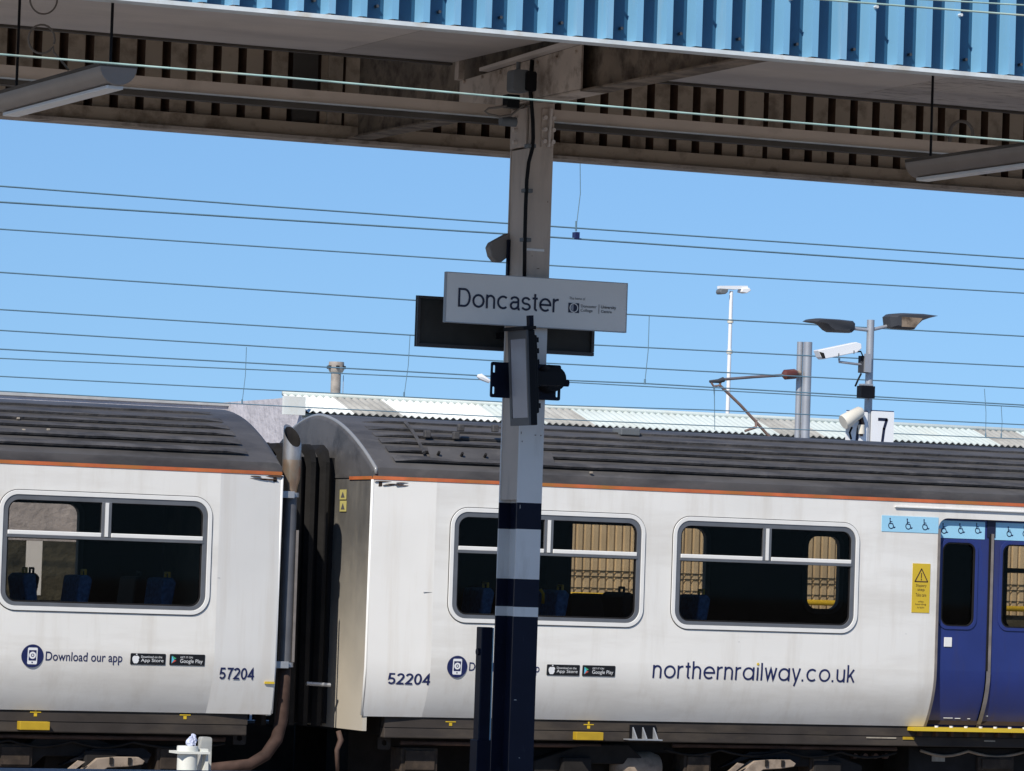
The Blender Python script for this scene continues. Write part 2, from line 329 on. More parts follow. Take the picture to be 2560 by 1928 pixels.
def glyph(c, w, X, geo):                               # centre-line strokes: list of (points, closed), and the advance
    h = w/2; ar = 0.27; ry = X/2-h; R_ = 0.285 if not geo else 0.29
    O = lambda cx: (EA(cx, X/2, R_, ry, 0, 342, 19), True)
    ctop = X-ar; arch = lambda a, b: EA((a+b)/2, ctop, (b-a)/2, ar-h, 180, 0, 12)
    if c == 'D': return [([(h, h), (0.34, h)]+EA(0.34, 0.5, 0.30, 0.5-h, -80, 80, 12)+[(0.34, 1-h), (h, 1-h)], True)], 0.74
    if c == 'o': return [O(R_+h)], 2*R_+w+0.03
    if c == 'n': return [([(h, 0), (h, X)], False), (arch(h, 0.46)+[(0.46, 0)], False)], 0.46+h+0.06
    if c == 'h': return [([(h, 0), (h, 1)], False), (arch(h, 0.46)+[(0.46, 0)], False)], 0.46+h+0.06
    if c == 'u': return [([(h, X), (h, ar)]+EA((h+0.46)/2, ar, (0.46-h)/2, ar-h, 180, 360, 12), False), ([(0.46, X), (0.46, 0)], False)], 0.46+h+0.06
    if c == 'r': return [([(h, 0), (h, X)], False), (EA(0.30, ctop, 0.30-h, ar-h, 180, 82, 8), False)], 0.37
    if c == 'c': return [(EA(R_+h, X/2, R_, ry, 48, 312, 18), False)], 2*R_+h+0.05
    if c == 'e': return [([(h, X/2), (2*R_+h, X/2)]+EA(R_+h, X/2, R_, ry, 8, 312, 20), False)], 2*R_+w+0.03
    if c == 'a' and geo: return [O(R_+h), ([(2*R_+h, X), (2*R_+h, 0)], False)], 2*R_+w+0.07
    if c == 'a': return [([(h+0.02, X*0.74)]+EA(0.265, X-0.20, 0.20, 0.20-h, 150, 0, 10)+[(0.465, 0.16), (0.49, h*0.9), (0.56, h*0.8)], False), ([(0.465, X*0.60), (0.30, X*0.56)]+EA(0.235, 0.235, 0.185, 0.235-h, 100, 290, 10)+[(0.40, 0.12), (0.465, 0.22)], False)], 0.60
    if c == 's': r1 = (X-w)/4; return [(EA(0.26, X-h-r1, 0.20, r1, 18, 250, 12)+EA(0.26, h+r1, 0.215, r1, 70, -162, 12), False)], 0.55
    if c == 't': return [([(0.17, 0.92), (0.17, 0.16)]+EA(0.27, 0.16, 0.10, 0.16-h, 190, 280, 6), False), ([(0.02, X-h), (0.31, X-h)], False)], 0.36
    if c == 'i': return [([(h, 0), (h, X)], False)], w+0.07
    if c == 'l': return [([(h, 0), (h, 1)], False)], w+0.07
    if c == 'w': return [([(0.02, X), (0.18, 0.03), (0.34, X-0.03), (0.50, 0.03), (0.66, X)], False)], 0.72
    if c == 'y': return [([(0.46, X), (0.16, -0.28)], False), ([(0.02, X), (0.24, 0.0)], False)], 0.51
    if c == 'k': return [([(h, 0), (h, 1)], False), ([(0.40, X), (h+0.02, 0.27), (0.20, 0.42), (0.43, 0)], False)], 0.48
    if c == '.': return [([(h, 0), (h, w*1.1)], False)], w+0.09
    if c == '0': return [(EA(0.28, 0.5, 0.215, 0.5-h, 0, 342, 19), True)], 0.60
    if c == '2': return [(EA(0.28, 0.72, 0.21, 0.28-h, 168, -28, 12)+[(0.34, 0.40), (0.07, h), (0.53, h)], False)], 0.60
    if c == '4': return [([(0.40, 0), (0.40, 1-h), (0.05, 0.28), (0.55, 0.28)], False)], 0.61
    if c == '5': return [([(0.50, 1-h), (0.14, 1-h), (0.09, 0.50), (0.14, 0.54)]+EA(0.27, 0.31, 0.22, 0.31-h, 105, -150, 14), False)], 0.60
    if c == '7': return [([(0.04, 1-h), (0.51, 1-h), (0.37, 0.70), (0.27, 0.40), (0.21, 0)], False)], 0.58
    return [], 0.3
def dense(pts):
    o_ = [pts[0]]
    for a, b in zip(pts[:-1], pts[1:]):
        n_ = max(1, int(math.hypot(b[0]-a[0], b[1]-a[1])/0.13))
        o_ += [(a[0]+(b[0]-a[0])*i/n_, a[1]+(b[1]-a[1])*i/n_) for i in range(1, n_+1)]
    return o_
def stroke_text(s_, x0, x1, z0, z1, y, w=0.13, X=0.72, geo=False, low=0.0):
    # z0 / z1: baseline and ascender height
    items = []; adv = 0.0
    for c in s_:
        g_, a_ = glyph(c, w, X, geo); items.append((adv, g_)); adv += a_+(0.07 if geo else 0.045)
    adv -= 0.07 if geo else 0.045; k = (x1-x0)/adv; kz = z1-z0; bm = NB(); q_ = 0
    for (o_, g_) in items:
        for (pts, cl) in g_:
            q_ += 1; b2 = NB(); ribbon(b2, dense([(p[0]+o_, p[1]) for p in pts]), w, 0.0, cl)
            for v_ in b2.verts: v_.co = Vector((x0+v_.co.x*k, y-0.00035*(q_ % 4), z0+v_.co.z*kz))
            me_ = bpy.data.meshes.new('g'); b2.to_mesh(me_); b2.free(); bm.from_mesh(me_); bpy.data.meshes.remove(me_)
    return _mesh(bm, 'lettering')
def frame_loop(outer, inner, y0, y1): return poly_xz([outer, inner], y0, y1)

# ================================================================== SETTING
g = NB(); v = [g.verts.new(p) for p in ((-1500, -600, 0), (1500, -600, 0), (1500, 2400, 0), (-1500, 2400, 0))]; g.faces.new(v)
struct('ground', g, 'ballast')
YC = 24.0                                              # front of the column
YT = 36.0                                              # near side of the train
PL = 0.915
struct('platform', bx(-60, 90, 19.4, 29.47, -0.2, PL), 'asphalt')
struct('platform_near', bx(-60, 60, -8, 2.2, -0.2, PL), 'asphalt')
struct('platform_far', bx(-40, 120, 39.2, 60.0, -0.2, PL), 'asphalt')
struct('platform_wall', bx(-40, 120, 39.12, 39.198, -0.1, PL-0.02), 'brick_dark')
for yy in (19.32, 29.475):
    struct('platform_coping', bx(-60, 90, yy if yy < 20 else yy, yy+0.075, 0.60, PL-0.012), 'coping')
for yr in (YT+0.68, YT+2.115, 30.25, 31.685, 14.2, 15.635, 17.3, 18.735):
    struct('rail', bx(-60, 90, yr-0.035, yr+0.035, -0.02, 0.155 if yr < YT else 0.0+0.155), 'rail_steel')

# ================================================================== CANOPY
ZB = 5.20
YN = onZ(1280, 95, ZB).y; YFAR = onZ(1280, 392, ZB).y; ZS = 5.55; YSOF = onZ(1660, 202, ZS).y
XA, XB = 4.0, 19.6
cx_r = onY(1345, 1542, YC).x; cx_l = onY(1284, 1542, YC).x; CXM = (cx_r+cx_l)/2
can = thing('platform_canopy', (CXM, 24.0, PL), 'platform canopy with blue corrugated metal fascia and grimy beige underside', 'canopy')
PITCHF = 0.1765
def corr_sheet(x0, nrib, yface, dirn, z0, z1):
    # outer profile of the box-rib cladding; dirn -1: ribs stand towards the camera
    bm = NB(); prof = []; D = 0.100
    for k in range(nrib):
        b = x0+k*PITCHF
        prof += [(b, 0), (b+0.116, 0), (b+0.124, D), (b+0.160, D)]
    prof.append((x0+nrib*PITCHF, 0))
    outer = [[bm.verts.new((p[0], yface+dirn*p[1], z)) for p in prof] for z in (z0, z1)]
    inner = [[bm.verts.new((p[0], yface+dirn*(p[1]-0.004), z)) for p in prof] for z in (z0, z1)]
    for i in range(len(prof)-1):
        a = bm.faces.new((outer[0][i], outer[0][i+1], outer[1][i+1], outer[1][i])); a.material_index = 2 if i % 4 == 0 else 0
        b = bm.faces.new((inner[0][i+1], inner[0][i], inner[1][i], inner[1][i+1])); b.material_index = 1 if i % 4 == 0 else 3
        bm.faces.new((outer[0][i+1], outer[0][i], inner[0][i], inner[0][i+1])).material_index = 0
    return bm
# align one rib's lit left edge with the photograph
xr = onZ(800+380/2.458, 100, ZB+0.05)
rib_x = onY(800+388/2.458, 55, YN).x
NR = 6; W1 = NR*PITCHF
k0 = math.floor((rib_x-0.116-XA)/W1)
xs = rib_x-0.116-k0*W1; i = 0
screw_me = None
while xs < XB:
    o = obj('fascia_sheet', corr_sheet(xs, NR, YN, -1, ZB+0.03, ZB+0.92), ['fascia_blue', 'canopy_inner', 'fascia_trough_shade', 'rust_and_shade'], can)
    for k in range(NR):
        for (dz, on) in ((0.10, k % 2 == 0), (0.33, k % 3 == 1)):
            if not on: continue
            x = xs+k*PITCHF + (0.07 if dz < 0.2 else 0.150); y = YN-(0.0 if dz < 0.2 else 0.100)
            s = NB(); tube(s, [(x, y+0.002, ZB+dz), (x, y-0.030, ZB+dz)], 0.009, 6)
            obj('screw', s, 'fascia_trim' if dz > 0.2 else 'frame_dark', o)
    xs += W1
xs = rib_x-0.116-k0*W1+0.05
while xs < XB:
    obj('far_fascia_sheet', corr_sheet(xs, NR, YFAR, 1, ZB+0.06, ZB+0.80), ['fascia_blue', 'canopy_inner', 'fascia_trough_shade', 'rust_and_shade'], can)
    xs += W1
obj('fascia_trim', bx(XA, XB, YN-0.108, YN+0.015, ZB, ZB+0.022), 'fascia_trim', can)
# soffit panels behind the near fascia
jo = [XA, 6.6, onZ(1000, 90, ZS).x, CXM-0.15, CXM+0.15, onZ(2150, 235, ZS).x, onZ(2272, 240, ZS).x, XB]
ms = ['soffit_grey', 'soffit_grey', 'soffit_grey_b', None, 'soffit_grey', 'soffit_peel', 'soffit_peel']
for i in range(7):
    if ms[i] is None: continue
    obj('soffit_panel', bx(jo[i]+0.004, jo[i+1]-0.004, YN+0.016, YSOF, ZS, ZS+0.025), ms[i], can)
obj('soffit_lip', bx(XA, CXM-0.15, YSOF+0.002, YSOF+0.05, ZS-0.015, ZS+0.10), 'roof_dark', can)
obj('soffit_lip', bx(CXM+0.15, XB, YSOF+0.002, YSOF+0.05, ZS-0.015, ZS+0.10), 'roof_dark', can)
obj('roof_deck', bx(XA, XB, YN-0.1, YFAR+0.1, ZB+0.93, ZB+1.0), 'roof_dark', can)
# far fascia: bottom angle, top rail, mid rail
obj('far_fascia_trim', bx(XA, XB, YFAR-0.10, YFAR+0.11, ZB, ZB+0.022), 'canopy_beige', can)
obj('far_fascia_rail', bx(XA, XB, YFAR-0.055, YFAR-0.008, ZB+0.024, ZB+0.115), 'canopy_inner', can)
obj('far_fascia_rail', bx(XA, XB, YFAR-0.065, YFAR-0.008, ZB+0.58, ZB+0.66), 'canopy_beige', can)
for px, w in ((760, 0.17), (1885, 0.14), (835, 0.1)):
    q = onY(px, 330, YFAR-0.03)
    obj('stiffener', bx(q.x-w/2, q.x+w/2, YFAR-0.03, YFAR-0.006, ZB+0.118, ZB+0.578), 'canopy_inner' if px != 760 else 'roof_dark', can)
# longitudinal rail just behind the column
pA = onY(0, 176, YC+0.34); pB = onY(1660, 323, YC+0.34); zr = (pA.z+pB.z)/2
obj('purlin', bx(XA, XB, YC+0.30, YC+0.40, zr-0.028, zr+0.045), 'steel_beige', can)
obj('purlin_lip', bx(XA, XB, YC+0.28, YC+0.42, zr-0.036, zr-0.0285), 'fascia_trim', can)
obj('purlin_lip', bx(XA, XB, YC+0.31, YC+0.40, zr-0.068, zr-0.0365), 'roof_dark', can)
# transverse cantilever beam over the column: web, flanges, deep gusset plates
zbm = onY(1333, 252, YC-0.05).z
bw = 0.082
obj('beam_web', bx(CXM-0.006, CXM+0.006, YN+0.03, YFAR-0.12, zbm+0.012, zbm+0.60), 'timber_rot', can)
obj('beam_flange', bx(CXM-bw, CXM+bw, YN+0.03, YC-0.70, zbm, zbm+0.0115), 'timber_rot', can)
obj('beam_flange', bx(CXM-bw, CXM+bw, YC-0.70, YC+1.1, zbm, zbm+0.0115), 'canopy_beige', can)
obj('beam_flange', bx(CXM-bw, CXM+bw, YC+1.1, YFAR-0.12, zbm, zbm+0.0115), 'timber_rot', can)
for sx in (-1, 1):
    x0 = CXM+sx*(bw-0.004)
    bm = prism([(x0, YC-0.72, zbm+0.014), (x0, YC+1.05, zbm+0.014), (x0, YC+1.05, zbm+0.215), (x0, YC-0.72, zbm+0.275)], (sx*0.012, 0, 0))
    gp = obj('gusset_plate', bm, 'canopy_beige', can)
    for k in range(7):
        y = YC-0.65+k*0.27; 
        obj('rivet', tb([(x0+sx*0.010, y, zbm+0.235-0.03*(k/6)), (x0+sx*0.026, y, zbm+0.235-0.03*(k/6))], 0.011, 8), 'canopy_beige', gp)
    obj('top_angle', prism([(x0+sx*0.013, YC-1.0, zbm+0.285), (x0+sx*0.013, YC+0.62, zbm+0.235), (x0+sx*0.013, YC+0.62, zbm+0.255), (x0+sx*0.013, YC-1.0, zbm+0.315)], (sx*0.06, 0, 0)), 'soffit_grey', can)
obj('hanger_bracket', bx(CXM-0.14, CXM-0.10, YC+0.96, YC+1.02, zbm+0.216, ZS+0.02), 'canopy_beige', can)

# ---- column -------------------------------------------------------
colm = thing('support_column', (CXM, YC+0.135, PL), 'steel column with beige top, white middle and navy bands holding up the canopy', 'column')
FW, DP, TF = 0.161, 0.271, 0.013
def isec(z0, z1):
    bm = NB()
    x0, x1 = CXM-FW/2, CXM+FW/2
    pts = [(x0, YC), (x1, YC), (x1, YC+TF), (CXM+0.005, YC+TF), (CXM+0.005, YC+DP-TF), (x1, YC+DP-TF), (x1, YC+DP), (x0, YC+DP), (x0, YC+DP-TF), (CXM-0.005, YC+DP-TF), (CXM-0.005, YC+TF), (x0, YC+TF)]
    return prism([(p[0], p[1], z0) for p in pts], (0, 0, z1-z0), bm)
def cz(y): return onY(1310, y, YC).z
segs = [(cz(700), zbm-0.002, 'column_beige', 'shaft'), (cz(1257), cz(700), 'column_white', 'shaft'), (cz(1323), cz(1257), 'navy_paint', 'painted_band'), (cz(1448), cz(1323), 'column_white', 'painted_band'), (cz(1518), cz(1448), 'navy_paint', 'painted_band'), (cz(1542), cz(1518), 'column_white', 'painted_band'), (PL, cz(1542), 'navy_paint', 'shaft')]
for z0, z1, m, n in segs: obj(n, isec(z0, z1), m, colm)
obj('base_plate', bx(CXM-0.16, CXM+0.16, YC-0.08, YC+DP+0.08, PL+0.001, PL+0.02), 'navy_paint', colm)
# splice plates and bolts at the head, on the front flange and on the near web side
zt0, zt1 = cz(365), cz(268)
obj('splice_plate', bx(CXM-0.005, CXM+FW/2-0.004, YC-0.011, YC-0.001, zt0, zt1), 'column_beige', colm)
obj('stiffener', prism([(CXM+0.030, YC-0.0115, zt0+0.002), (CXM+0.040, YC-0.0115, zt0+0.002), (CXM+0.052, YC-0.0115, zt1), (CXM+0.036, YC-0.0115, zt1)], (0, -0.03, 0)), 'soffit_grey', colm)
obj('cleat_plate', bx(CXM-FW/2-0.012, CXM-FW/2-0.001, YC+0.02, YC+DP-0.02, zt0, zt1), 'column_beige', colm)
for r in range(3):
    z = zt0+0.035+r*0.072
    for x in (CXM+0.012, CXM+0.066):
        obj('bolt', tb([(x, YC-0.011, z), (x, YC-0.034, z)], [0.017, 0.013], 8), 'soffit_grey', colm, smooth='auto')
    obj('bolt', tb([(CXM-FW/2-0.012, YC+0.16, z), (CXM-FW/2-0.036, YC+0.16, z)], [0.017, 0.013], 8), 'soffit_grey', colm, smooth='auto')
# web filler seen from the left: boxed web cover (the column looks closed above the bands)
obj('web_cover', bx(CXM-FW/2+0.004, CXM-FW/2+0.008, YC+TF+0.001, YC+DP-TF-0.001, cz(1250), zt0-0.01), 'column_beige', colm)
ob = colm.children[-1]

for px, py, w_, h_ in ((1338, 1088, 0.018, 0.006), (1352, 1089, 0.008, 0.010), (1303, 1082, 0.004, 0.020), (1305, 1104, 0.005, 0.012), (1345, 672, 0.02, 0.005), (1330, 640, 0.006, 0.006), (1369, 505, 0.006, 0.008), (1300, 1268, 0.003, 0.03), (1288, 1750, 0.02, 0.004), (1298, 1895, 0.008, 0.004)):
    q = onY(px, py, YC); 
    if CXM-FW/2 < q.x-w_/2 and q.x+w_/2 < CXM+FW/2: obj('paint_chip', poly_xz([[(q.x+w_/2*math.cos(a_)*random.uniform(.6, 1.2), q.z+h_/2*math.sin(a_)*random.uniform(.6, 1.2)) for a_ in [math.pi*2*i/8 for i in range(8)]]], YC-0.002, YC-0.0005), 'rust_and_shade' if py < 1200 else 'column_white', colm)
# ---- cable, junction box, clips on the column ----------------------
cb = thing('power_cable', (CXM-0.06, YC-0.03, cz(700)), 'black cable running down the column from a junction box to behind the name sign', 'cable')
pts = []
for px, py in ((1330, 150), (1327, 190), (1324, 215), (1328, 250), (1332, 300), (1333, 345), (1331, 372), (1322, 405), (1317, 450), (1314, 520), (1312, 600), (1311, 700)):
    pts.append(onY(px, py, YC-0.045))
obj('cable', tb(pts, 0.0125, 8), 'black_cable', cb, smooth=True)
for px, py in ((1326, 365), (1318, 477), (1314, 600)):
    q = onY(px, py, YC-0.03); obj('cable_clip', bx(q.x-0.028, q.x+0.03, YC-0.05, YC-0.001, q.z-0.012, q.z+0.012), 'box_grey', cb, bevel=0.004)
jb = thing('junction_box', tuple(onY(1289, 235, YC-0.10)), 'small grey junction box fixed to the beam above the column', 'junction box')
a = onY(1268, 176, YC-0.10); b = onY(1320, 236, YC-0.10)
obj('box_body', poly_xz([rrect(a.x, b.x-0.035, b.z, a.z, 0.02)], YC-0.20, YC-0.10), 'box_grey', jb)
obj('box_lid', poly_xz([rrect(a.x+0.075, b.x, b.z+0.006, a.z-0.008, 0.015)], YC-0.22, YC-0.201), 'black_cable', jb)
obj('gland', tb([(a.x+0.05, YC-0.15, a.z), (a.x+0.05, YC-0.15, a.z+0.05)], 0.014, 8), 'box_grey', jb)
wt = thing('cable_loop', tuple(onY(1225, 275, YC-0.02)), 'slack grey cable loop hanging beside the column head', 'cable')
pts = [onY(px, py, YC-0.04) for px, py in ((1285, 262), (1250, 268), (1222, 271), (1212, 278), (1222, 286), (1250, 292), (1278, 288), (1297, 272), (1310, 262))]
obj('cable', tb(pts, 0.007, 8), 'coil', wt, smooth=True)
obj('clamp', bx(pts[0].x-0.05, pts[0].x+0.03, YC-0.06, YC+0.02, pts[0].z-0.02, pts[0].z+0.06), 'black_cable', wt, bevel=0.004)
q = onY(1265, 305, YC+0.05)
obj('coupling', tb([(q.x-0.05, YC+0.02, q.z), (q.x+0.05, YC+0.02, q.z)], 0.03, 10), 'box_grey', wt, smooth='auto')

# ---- signs ---------------------------------------------------------
YS = YC-0.075
def rect_on(pxs, Y): 
    q = [onY(px, py, Y) for px, py in pxs]; 
    return (q[0].x+q[3].x)/2, (q[1].x+q[2].x)/2, (q[2].z+q[3].z)/2, (q[0].z+q[1].z)/2
x0, x1, z0, z1 = rect_on(((1115, 679), (1569, 708), (1566, 832), (1113, 806)), YS)
sg = thing('station_sign', ((x0+x1)/2, YS, z0), 'white station name sign reading Doncaster on the column', 'sign', None)
obj('panel', bx(x0+0.004, x1-0.004, YS, YS+0.02, z0+0.004, z1-0.004), 'sign_white', sg)
obj('frame', poly_xz([[(x0, z0), (x1, z0), (x1, z1), (x0, z1)], [(x0+0.0042, z0+0.0042), (x0+0.0042, z1-0.0042), (x1-0.0042, z1-0.0042), (x1-0.0042, z0+0.0042)]], YS-0.003, YS+0.03), 'sign_edge', sg)
for zz in (z0+0.07, z1-0.07): obj('bracket', bx(CXM-0.12, CXM+0.12, YS+0.031, YC-0.001, zz-0.02, zz+0.02), 'sign_edge', sg)
def tx(parent, s, l, r, top, bot, Y, m, bold=0.0, fn=None, name='lettering', dy=0.0025):
    mx_ = (l+r)/2; a = onY(l, (top+bot)/2, Y); b = onY(r, (top+bot)/2, Y); t_ = onY(mx_, top, Y); b_ = onY(mx_, bot, Y)
    me = text_mesh(s, a.x, b.x, b_.z, t_.z, Y-dy, bold)
    if fn:
        fn = tangent((t_.z+b_.z)/2)
        for v_ in me.vertices: v_.co.y += fn(v_.co.x, v_.co.z)
    return obj(name, me, m, parent)
def sx(parent, s_, l, r, top, base, Y, m, w, X, geo, fn=False, dy=0.0025):
    a = onY(l, (top+base)/2, Y); b = onY(r, (top+base)/2, Y); zt = onY((l+r)/2, top, Y).z; zb = onY((l+r)/2, base, Y).z
    me = stroke_text(s_, a.x, b.x, zb, zt, Y-dy, w, X, geo)
    if fn:
        for v_ in me.vertices: v_.co.y += inset(v_.co.z)*(1-0.65*taper_k0(v_.co.x))+TAP*taper_k0(v_.co.x)
    return obj('lettering', me, m, parent)
sx(sg, 'Doncaster', 1145, 1398, 727.5, 774.5, YS, 'ink', 0.112, 0.735, False)
tx(sg, 'The home of', 1423, 1463, 743, 750, YS, 'ink_soft')
tx(sg, 'Doncaster', 1452, 1491, 763, 770, YS, 'ink_soft', 0.01)
tx(sg, 'College', 1451, 1481, 773, 782, YS, 'ink_soft', 0.01)
tx(sg, 'University', 1502, 1540, 765, 775, YS, 'ink_soft', 0.02)
tx(sg, 'Centre', 1502, 1529, 776, 783, YS, 'ink_soft', 0.02)
a = onY(1421, 757, YS); b = onY(1447, 783, YS)
obj('logo', poly_xz([[(a.x, b.z), (b.x, b.z), (b.x, a.z), (a.x, a.z)]], YS-0.003, YS-0.001), 'ink', sg)
lc = ((a.x+b.x)/2, (a.z+b.z)/2); rr = (b.x-a.x)*0.40
bm = poly_xz([disc(*lc, rr), disc(*lc, rr*0.80)[::-1]], YS-0.0045, YS-0.0032)
obj('logo_ring', bm, 'sign_white', sg)
obj('logo_crescent', poly_xz([[(lc[0]-rr*0.1, lc[1]+rr*0.75), (lc[0]-rr*0.5, lc[1]+rr*0.55), (lc[0]-rr*0.75, lc[1]), (lc[0]-rr*0.5, lc[1]-rr*0.55), (lc[0]-rr*0.1, lc[1]-rr*0.75)]], YS-0.0045, YS-0.0032), 'screen_grey', sg)
q = onY(1497, 773, YS); obj('divider', bx(q.x-0.001, q.x+0.001, YS-0.003, YS-0.001, q.z-0.028, q.z+0.028), 'ink_soft', sg)
YB = YC+DP+0.10
x0, x1, z0, z1 = rect_on(((1042, 738), (1486, 766), (1482, 895), (1038, 862)), YB)
sb = thing('sign_board', ((x0+x1)/2, YB, z0), 'dark back of the second sign facing away behind the column', 'sign')
obj('panel', bx(x0, x1, YB, YB+0.015, z0, z1), 'sign_back', sb)
for (za, zb_) in ((z0, z0+0.022), (z1-0.018, z1)): obj('frame', bx(x0+0.002, x1-0.002, YB-0.02, YB-0.0005, za+0.001, zb_-0.001), 'frame_dark', sb)
for xx in (x0+0.002, x1-0.02): obj('frame', bx(xx, xx+0.018, YB-0.02, YB-0.0005, z0+0.0225, z1-0.0185), 'frame_dark', sb)
for zz in (z0+0.09, z1-0.09): obj('bracket', bx(CXM-0.10, CXM+0.10, YC+DP+0.001, YB-0.021, zz-0.02, zz+0.02), 'black_metal', sb)

# ---- loudspeaker on the column's left -------------------------------
sp = thing('loudspeaker', tuple(onY(1245, 655, YC+0.15)), 'beige wedge-shaped horn loudspeaker strapped to the column above the name sign', 'loudspeaker')
Ysp = YC+DP-0.02
A = [onY(*p, Ysp) for p in ((1274, 582), (1230, 606), (1224, 618), (1229, 640), (1240, 654), (1253, 656), (1274, 640))]
obj('horn', prism([(p.x, Ysp, p.z) for p in A], (0, 0.07, 0)), 'speaker_beige', sp, bevel=0.006)
a = onY(1264, 590, YC-0.02); b = onY(1262, 702, YC-0.02)
obj('back_plate', bx(CXM-FW/2-0.014, CXM-FW/2-0.001, YC+DP-0.045, YC+DP-0.021, b.z, a.z), 'navy_paint', sp)
q = onY(1290, 622, YC); obj('strap', bx(CXM-FW/2-0.006, CXM+0.04, YC-0.006, YC-0.001, q.z-0.007, q.z+0.007), 'trim_white', sp)

# ---- tilted display below the sign ---------------------------------
dsp = thing('display_unit', tuple(onY(1300, 1060, YC-0.25)), 'black cased display with a pale grey screen, mounted side-on to the column', 'display')
# built square to the column, then leaned forward
zc = onY(1300, 945, YC-0.3).z; hgt = 0.565; yd0, yd1 = YC-0.40, YC-0.13
xf = onY(1296, 945, (yd0+yd1)/2).x
def lean(bm):
    R = Matrix.Translation((xf, 0, zc)) @ Matrix.Rotation(math.radians(-4.0), 4, 'Y') @ Matrix.Translation((-xf, 0, -zc))
    bm.transform(R); return bm
bm = bx(xf+0.012, xf+0.055, yd0, yd1, zc-hgt/2, zc+hgt/2); obj('case', lean(bm), 'black_metal', dsp, bevel=0.006)
bm = NB()
box(bm, xf, xf+0.0115, yd0, yd0+0.02, zc-hgt/2, zc+hgt/2); box(bm, xf, xf+0.0115, yd1-0.03, yd1, zc-hgt/2, zc+hgt/2)
box(bm, xf, xf+0.0115, yd0+0.0201, yd1-0.0301, zc-hgt/2, zc-hgt/2+0.045); box(bm, xf, xf+0.0115, yd0+0.0201, yd1-0.0301, zc+hgt/2-0.05, zc+hgt/2)
obj('bezel', lean(bm), 'screen_frame', dsp)
obj('screen', lean(bx(xf+0.003, xf+0.0118, yd0+0.021, yd1-0.031, zc-hgt/2+0.046, zc+hgt/2-0.051)), 'screen_grey', dsp)
obj('hood', lean(bx(xf-0.022, xf+0.06, yd0-0.008, yd1+0.01, zc+hgt/2+0.001, zc+hgt/2+0.022)), 'black_metal', dsp)
obj('rear_housing', lean(bx(xf+0.0555, xf+0.085, yd0+0.03, yd1-0.01, zc-hgt/2+0.07, zc+hgt/2-0.03)), 'black_metal', dsp, bevel=0.01)
for k in range(7):
    z = zc-hgt/2+0.10+k*0.065; obj('cooling_fin', lean(bx(xf+0.0855, xf+0.097, yd0+0.04, yd1-0.02, z, z+0.03)), 'black_metal', dsp)
obj('top_post', lean(bx(xf+0.03, xf+0.058, yd0+0.02, yd0+0.06, zc+hgt/2+0.0225, zc+hgt/2+0.085)), 'navy_paint', dsp)
# bracket frame around the column
Yb = YC-0.03
A = onY(1229, 902, Yb); B = onY(1402, 1000, Yb)
bx0, bx1, bz0, bz1 = A.x, onY(1402, 950, Yb).x, onY(1300, 997, Yb).z, onY(1300, 908, Yb).z
holes = []
for hx in (bx0+0.012, bx1-0.030):
    for hz in (bz0+0.02, bz1-0.065): holes.append(rrect(hx, hx+0.016, hz, hz+0.045, 0.006, 3)[::-1])
obj('bracket_plate', poly_xz([rrect(bx0, bx1, bz0, bz1, 0.012, 3)]+holes, Yb, Yb+0.012), 'navy_paint', dsp)
obj('boss', tb([(CXM+0.085, Yb-0.001, (bz0+bz1)/2+0.02), (CXM+0.085, Yb-0.10, (bz0+bz1)/2+0.02)], [0.088, 0.072], 20), 'black_metal', dsp, smooth='auto')
obj('arm', bx(xf+0.098, CXM+0.05, yd0+0.10, Yb-0.03, (bz0+bz1)/2-0.03, (bz0+bz1)/2+0.05), 'black_metal', dsp)
obj('knob', tb([(bx1-0.005, Yb-0.03, (bz0+bz1)/2), (bx1+0.035, Yb-0.03, (bz0+bz1)/2)], 0.022, 10), 'navy_paint', dsp)
lp = [(CXM-0.10, Yb-0.02, bz1-0.02), (CXM-0.15, Yb-0.05, bz1-0.03), (CXM-0.17, Yb-0.07, (bz0+bz1)/2), (CXM-0.15, Yb-0.05, bz0+0.06), (CXM-0.09, Yb-0.03, bz0+0.04)]
obj('cable', tb(lp, 0.011, 8), 'black_cable', dsp, smooth=True)

# ---- navy post left of the column ----------------------------------
Yp = YC+0.45
nvp = thing('equipment_post', tuple(onY(1210, 1920, Yp)), 'square navy post standing close beside the banded column', 'post')
pt = onY(1215, 1568, Yp); xl = onY(1203, 1640, Yp).x; xr_ = onY(1231, 1640, Yp).x
obj('shaft', bx(xl, xr_, Yp, Yp+0.085, PL, pt.z), 'navy_paint', nvp, bevel=0.006)
obj('edge_strip', bx(xr_+0.002, xr_+0.010, Yp+0.01, Yp+0.03, PL+0.35, pt.z-0.004), 'label_blue', nvp)
zk = onY(1195, 1630, Yp).z; obj('knob', tb([(xl-0.012, Yp+0.04, zk), (xl-0.0005, Yp+0.04, zk)], 0.022, 10), 'navy_paint', nvp)
zk = onY(1195, 1850, Yp).z; obj('base_sleeve', bx(xl-0.012, xr_+0.006, Yp-0.012, Yp+0.097, PL+0.001, zk), 'navy_paint', nvp, bevel=0.004)

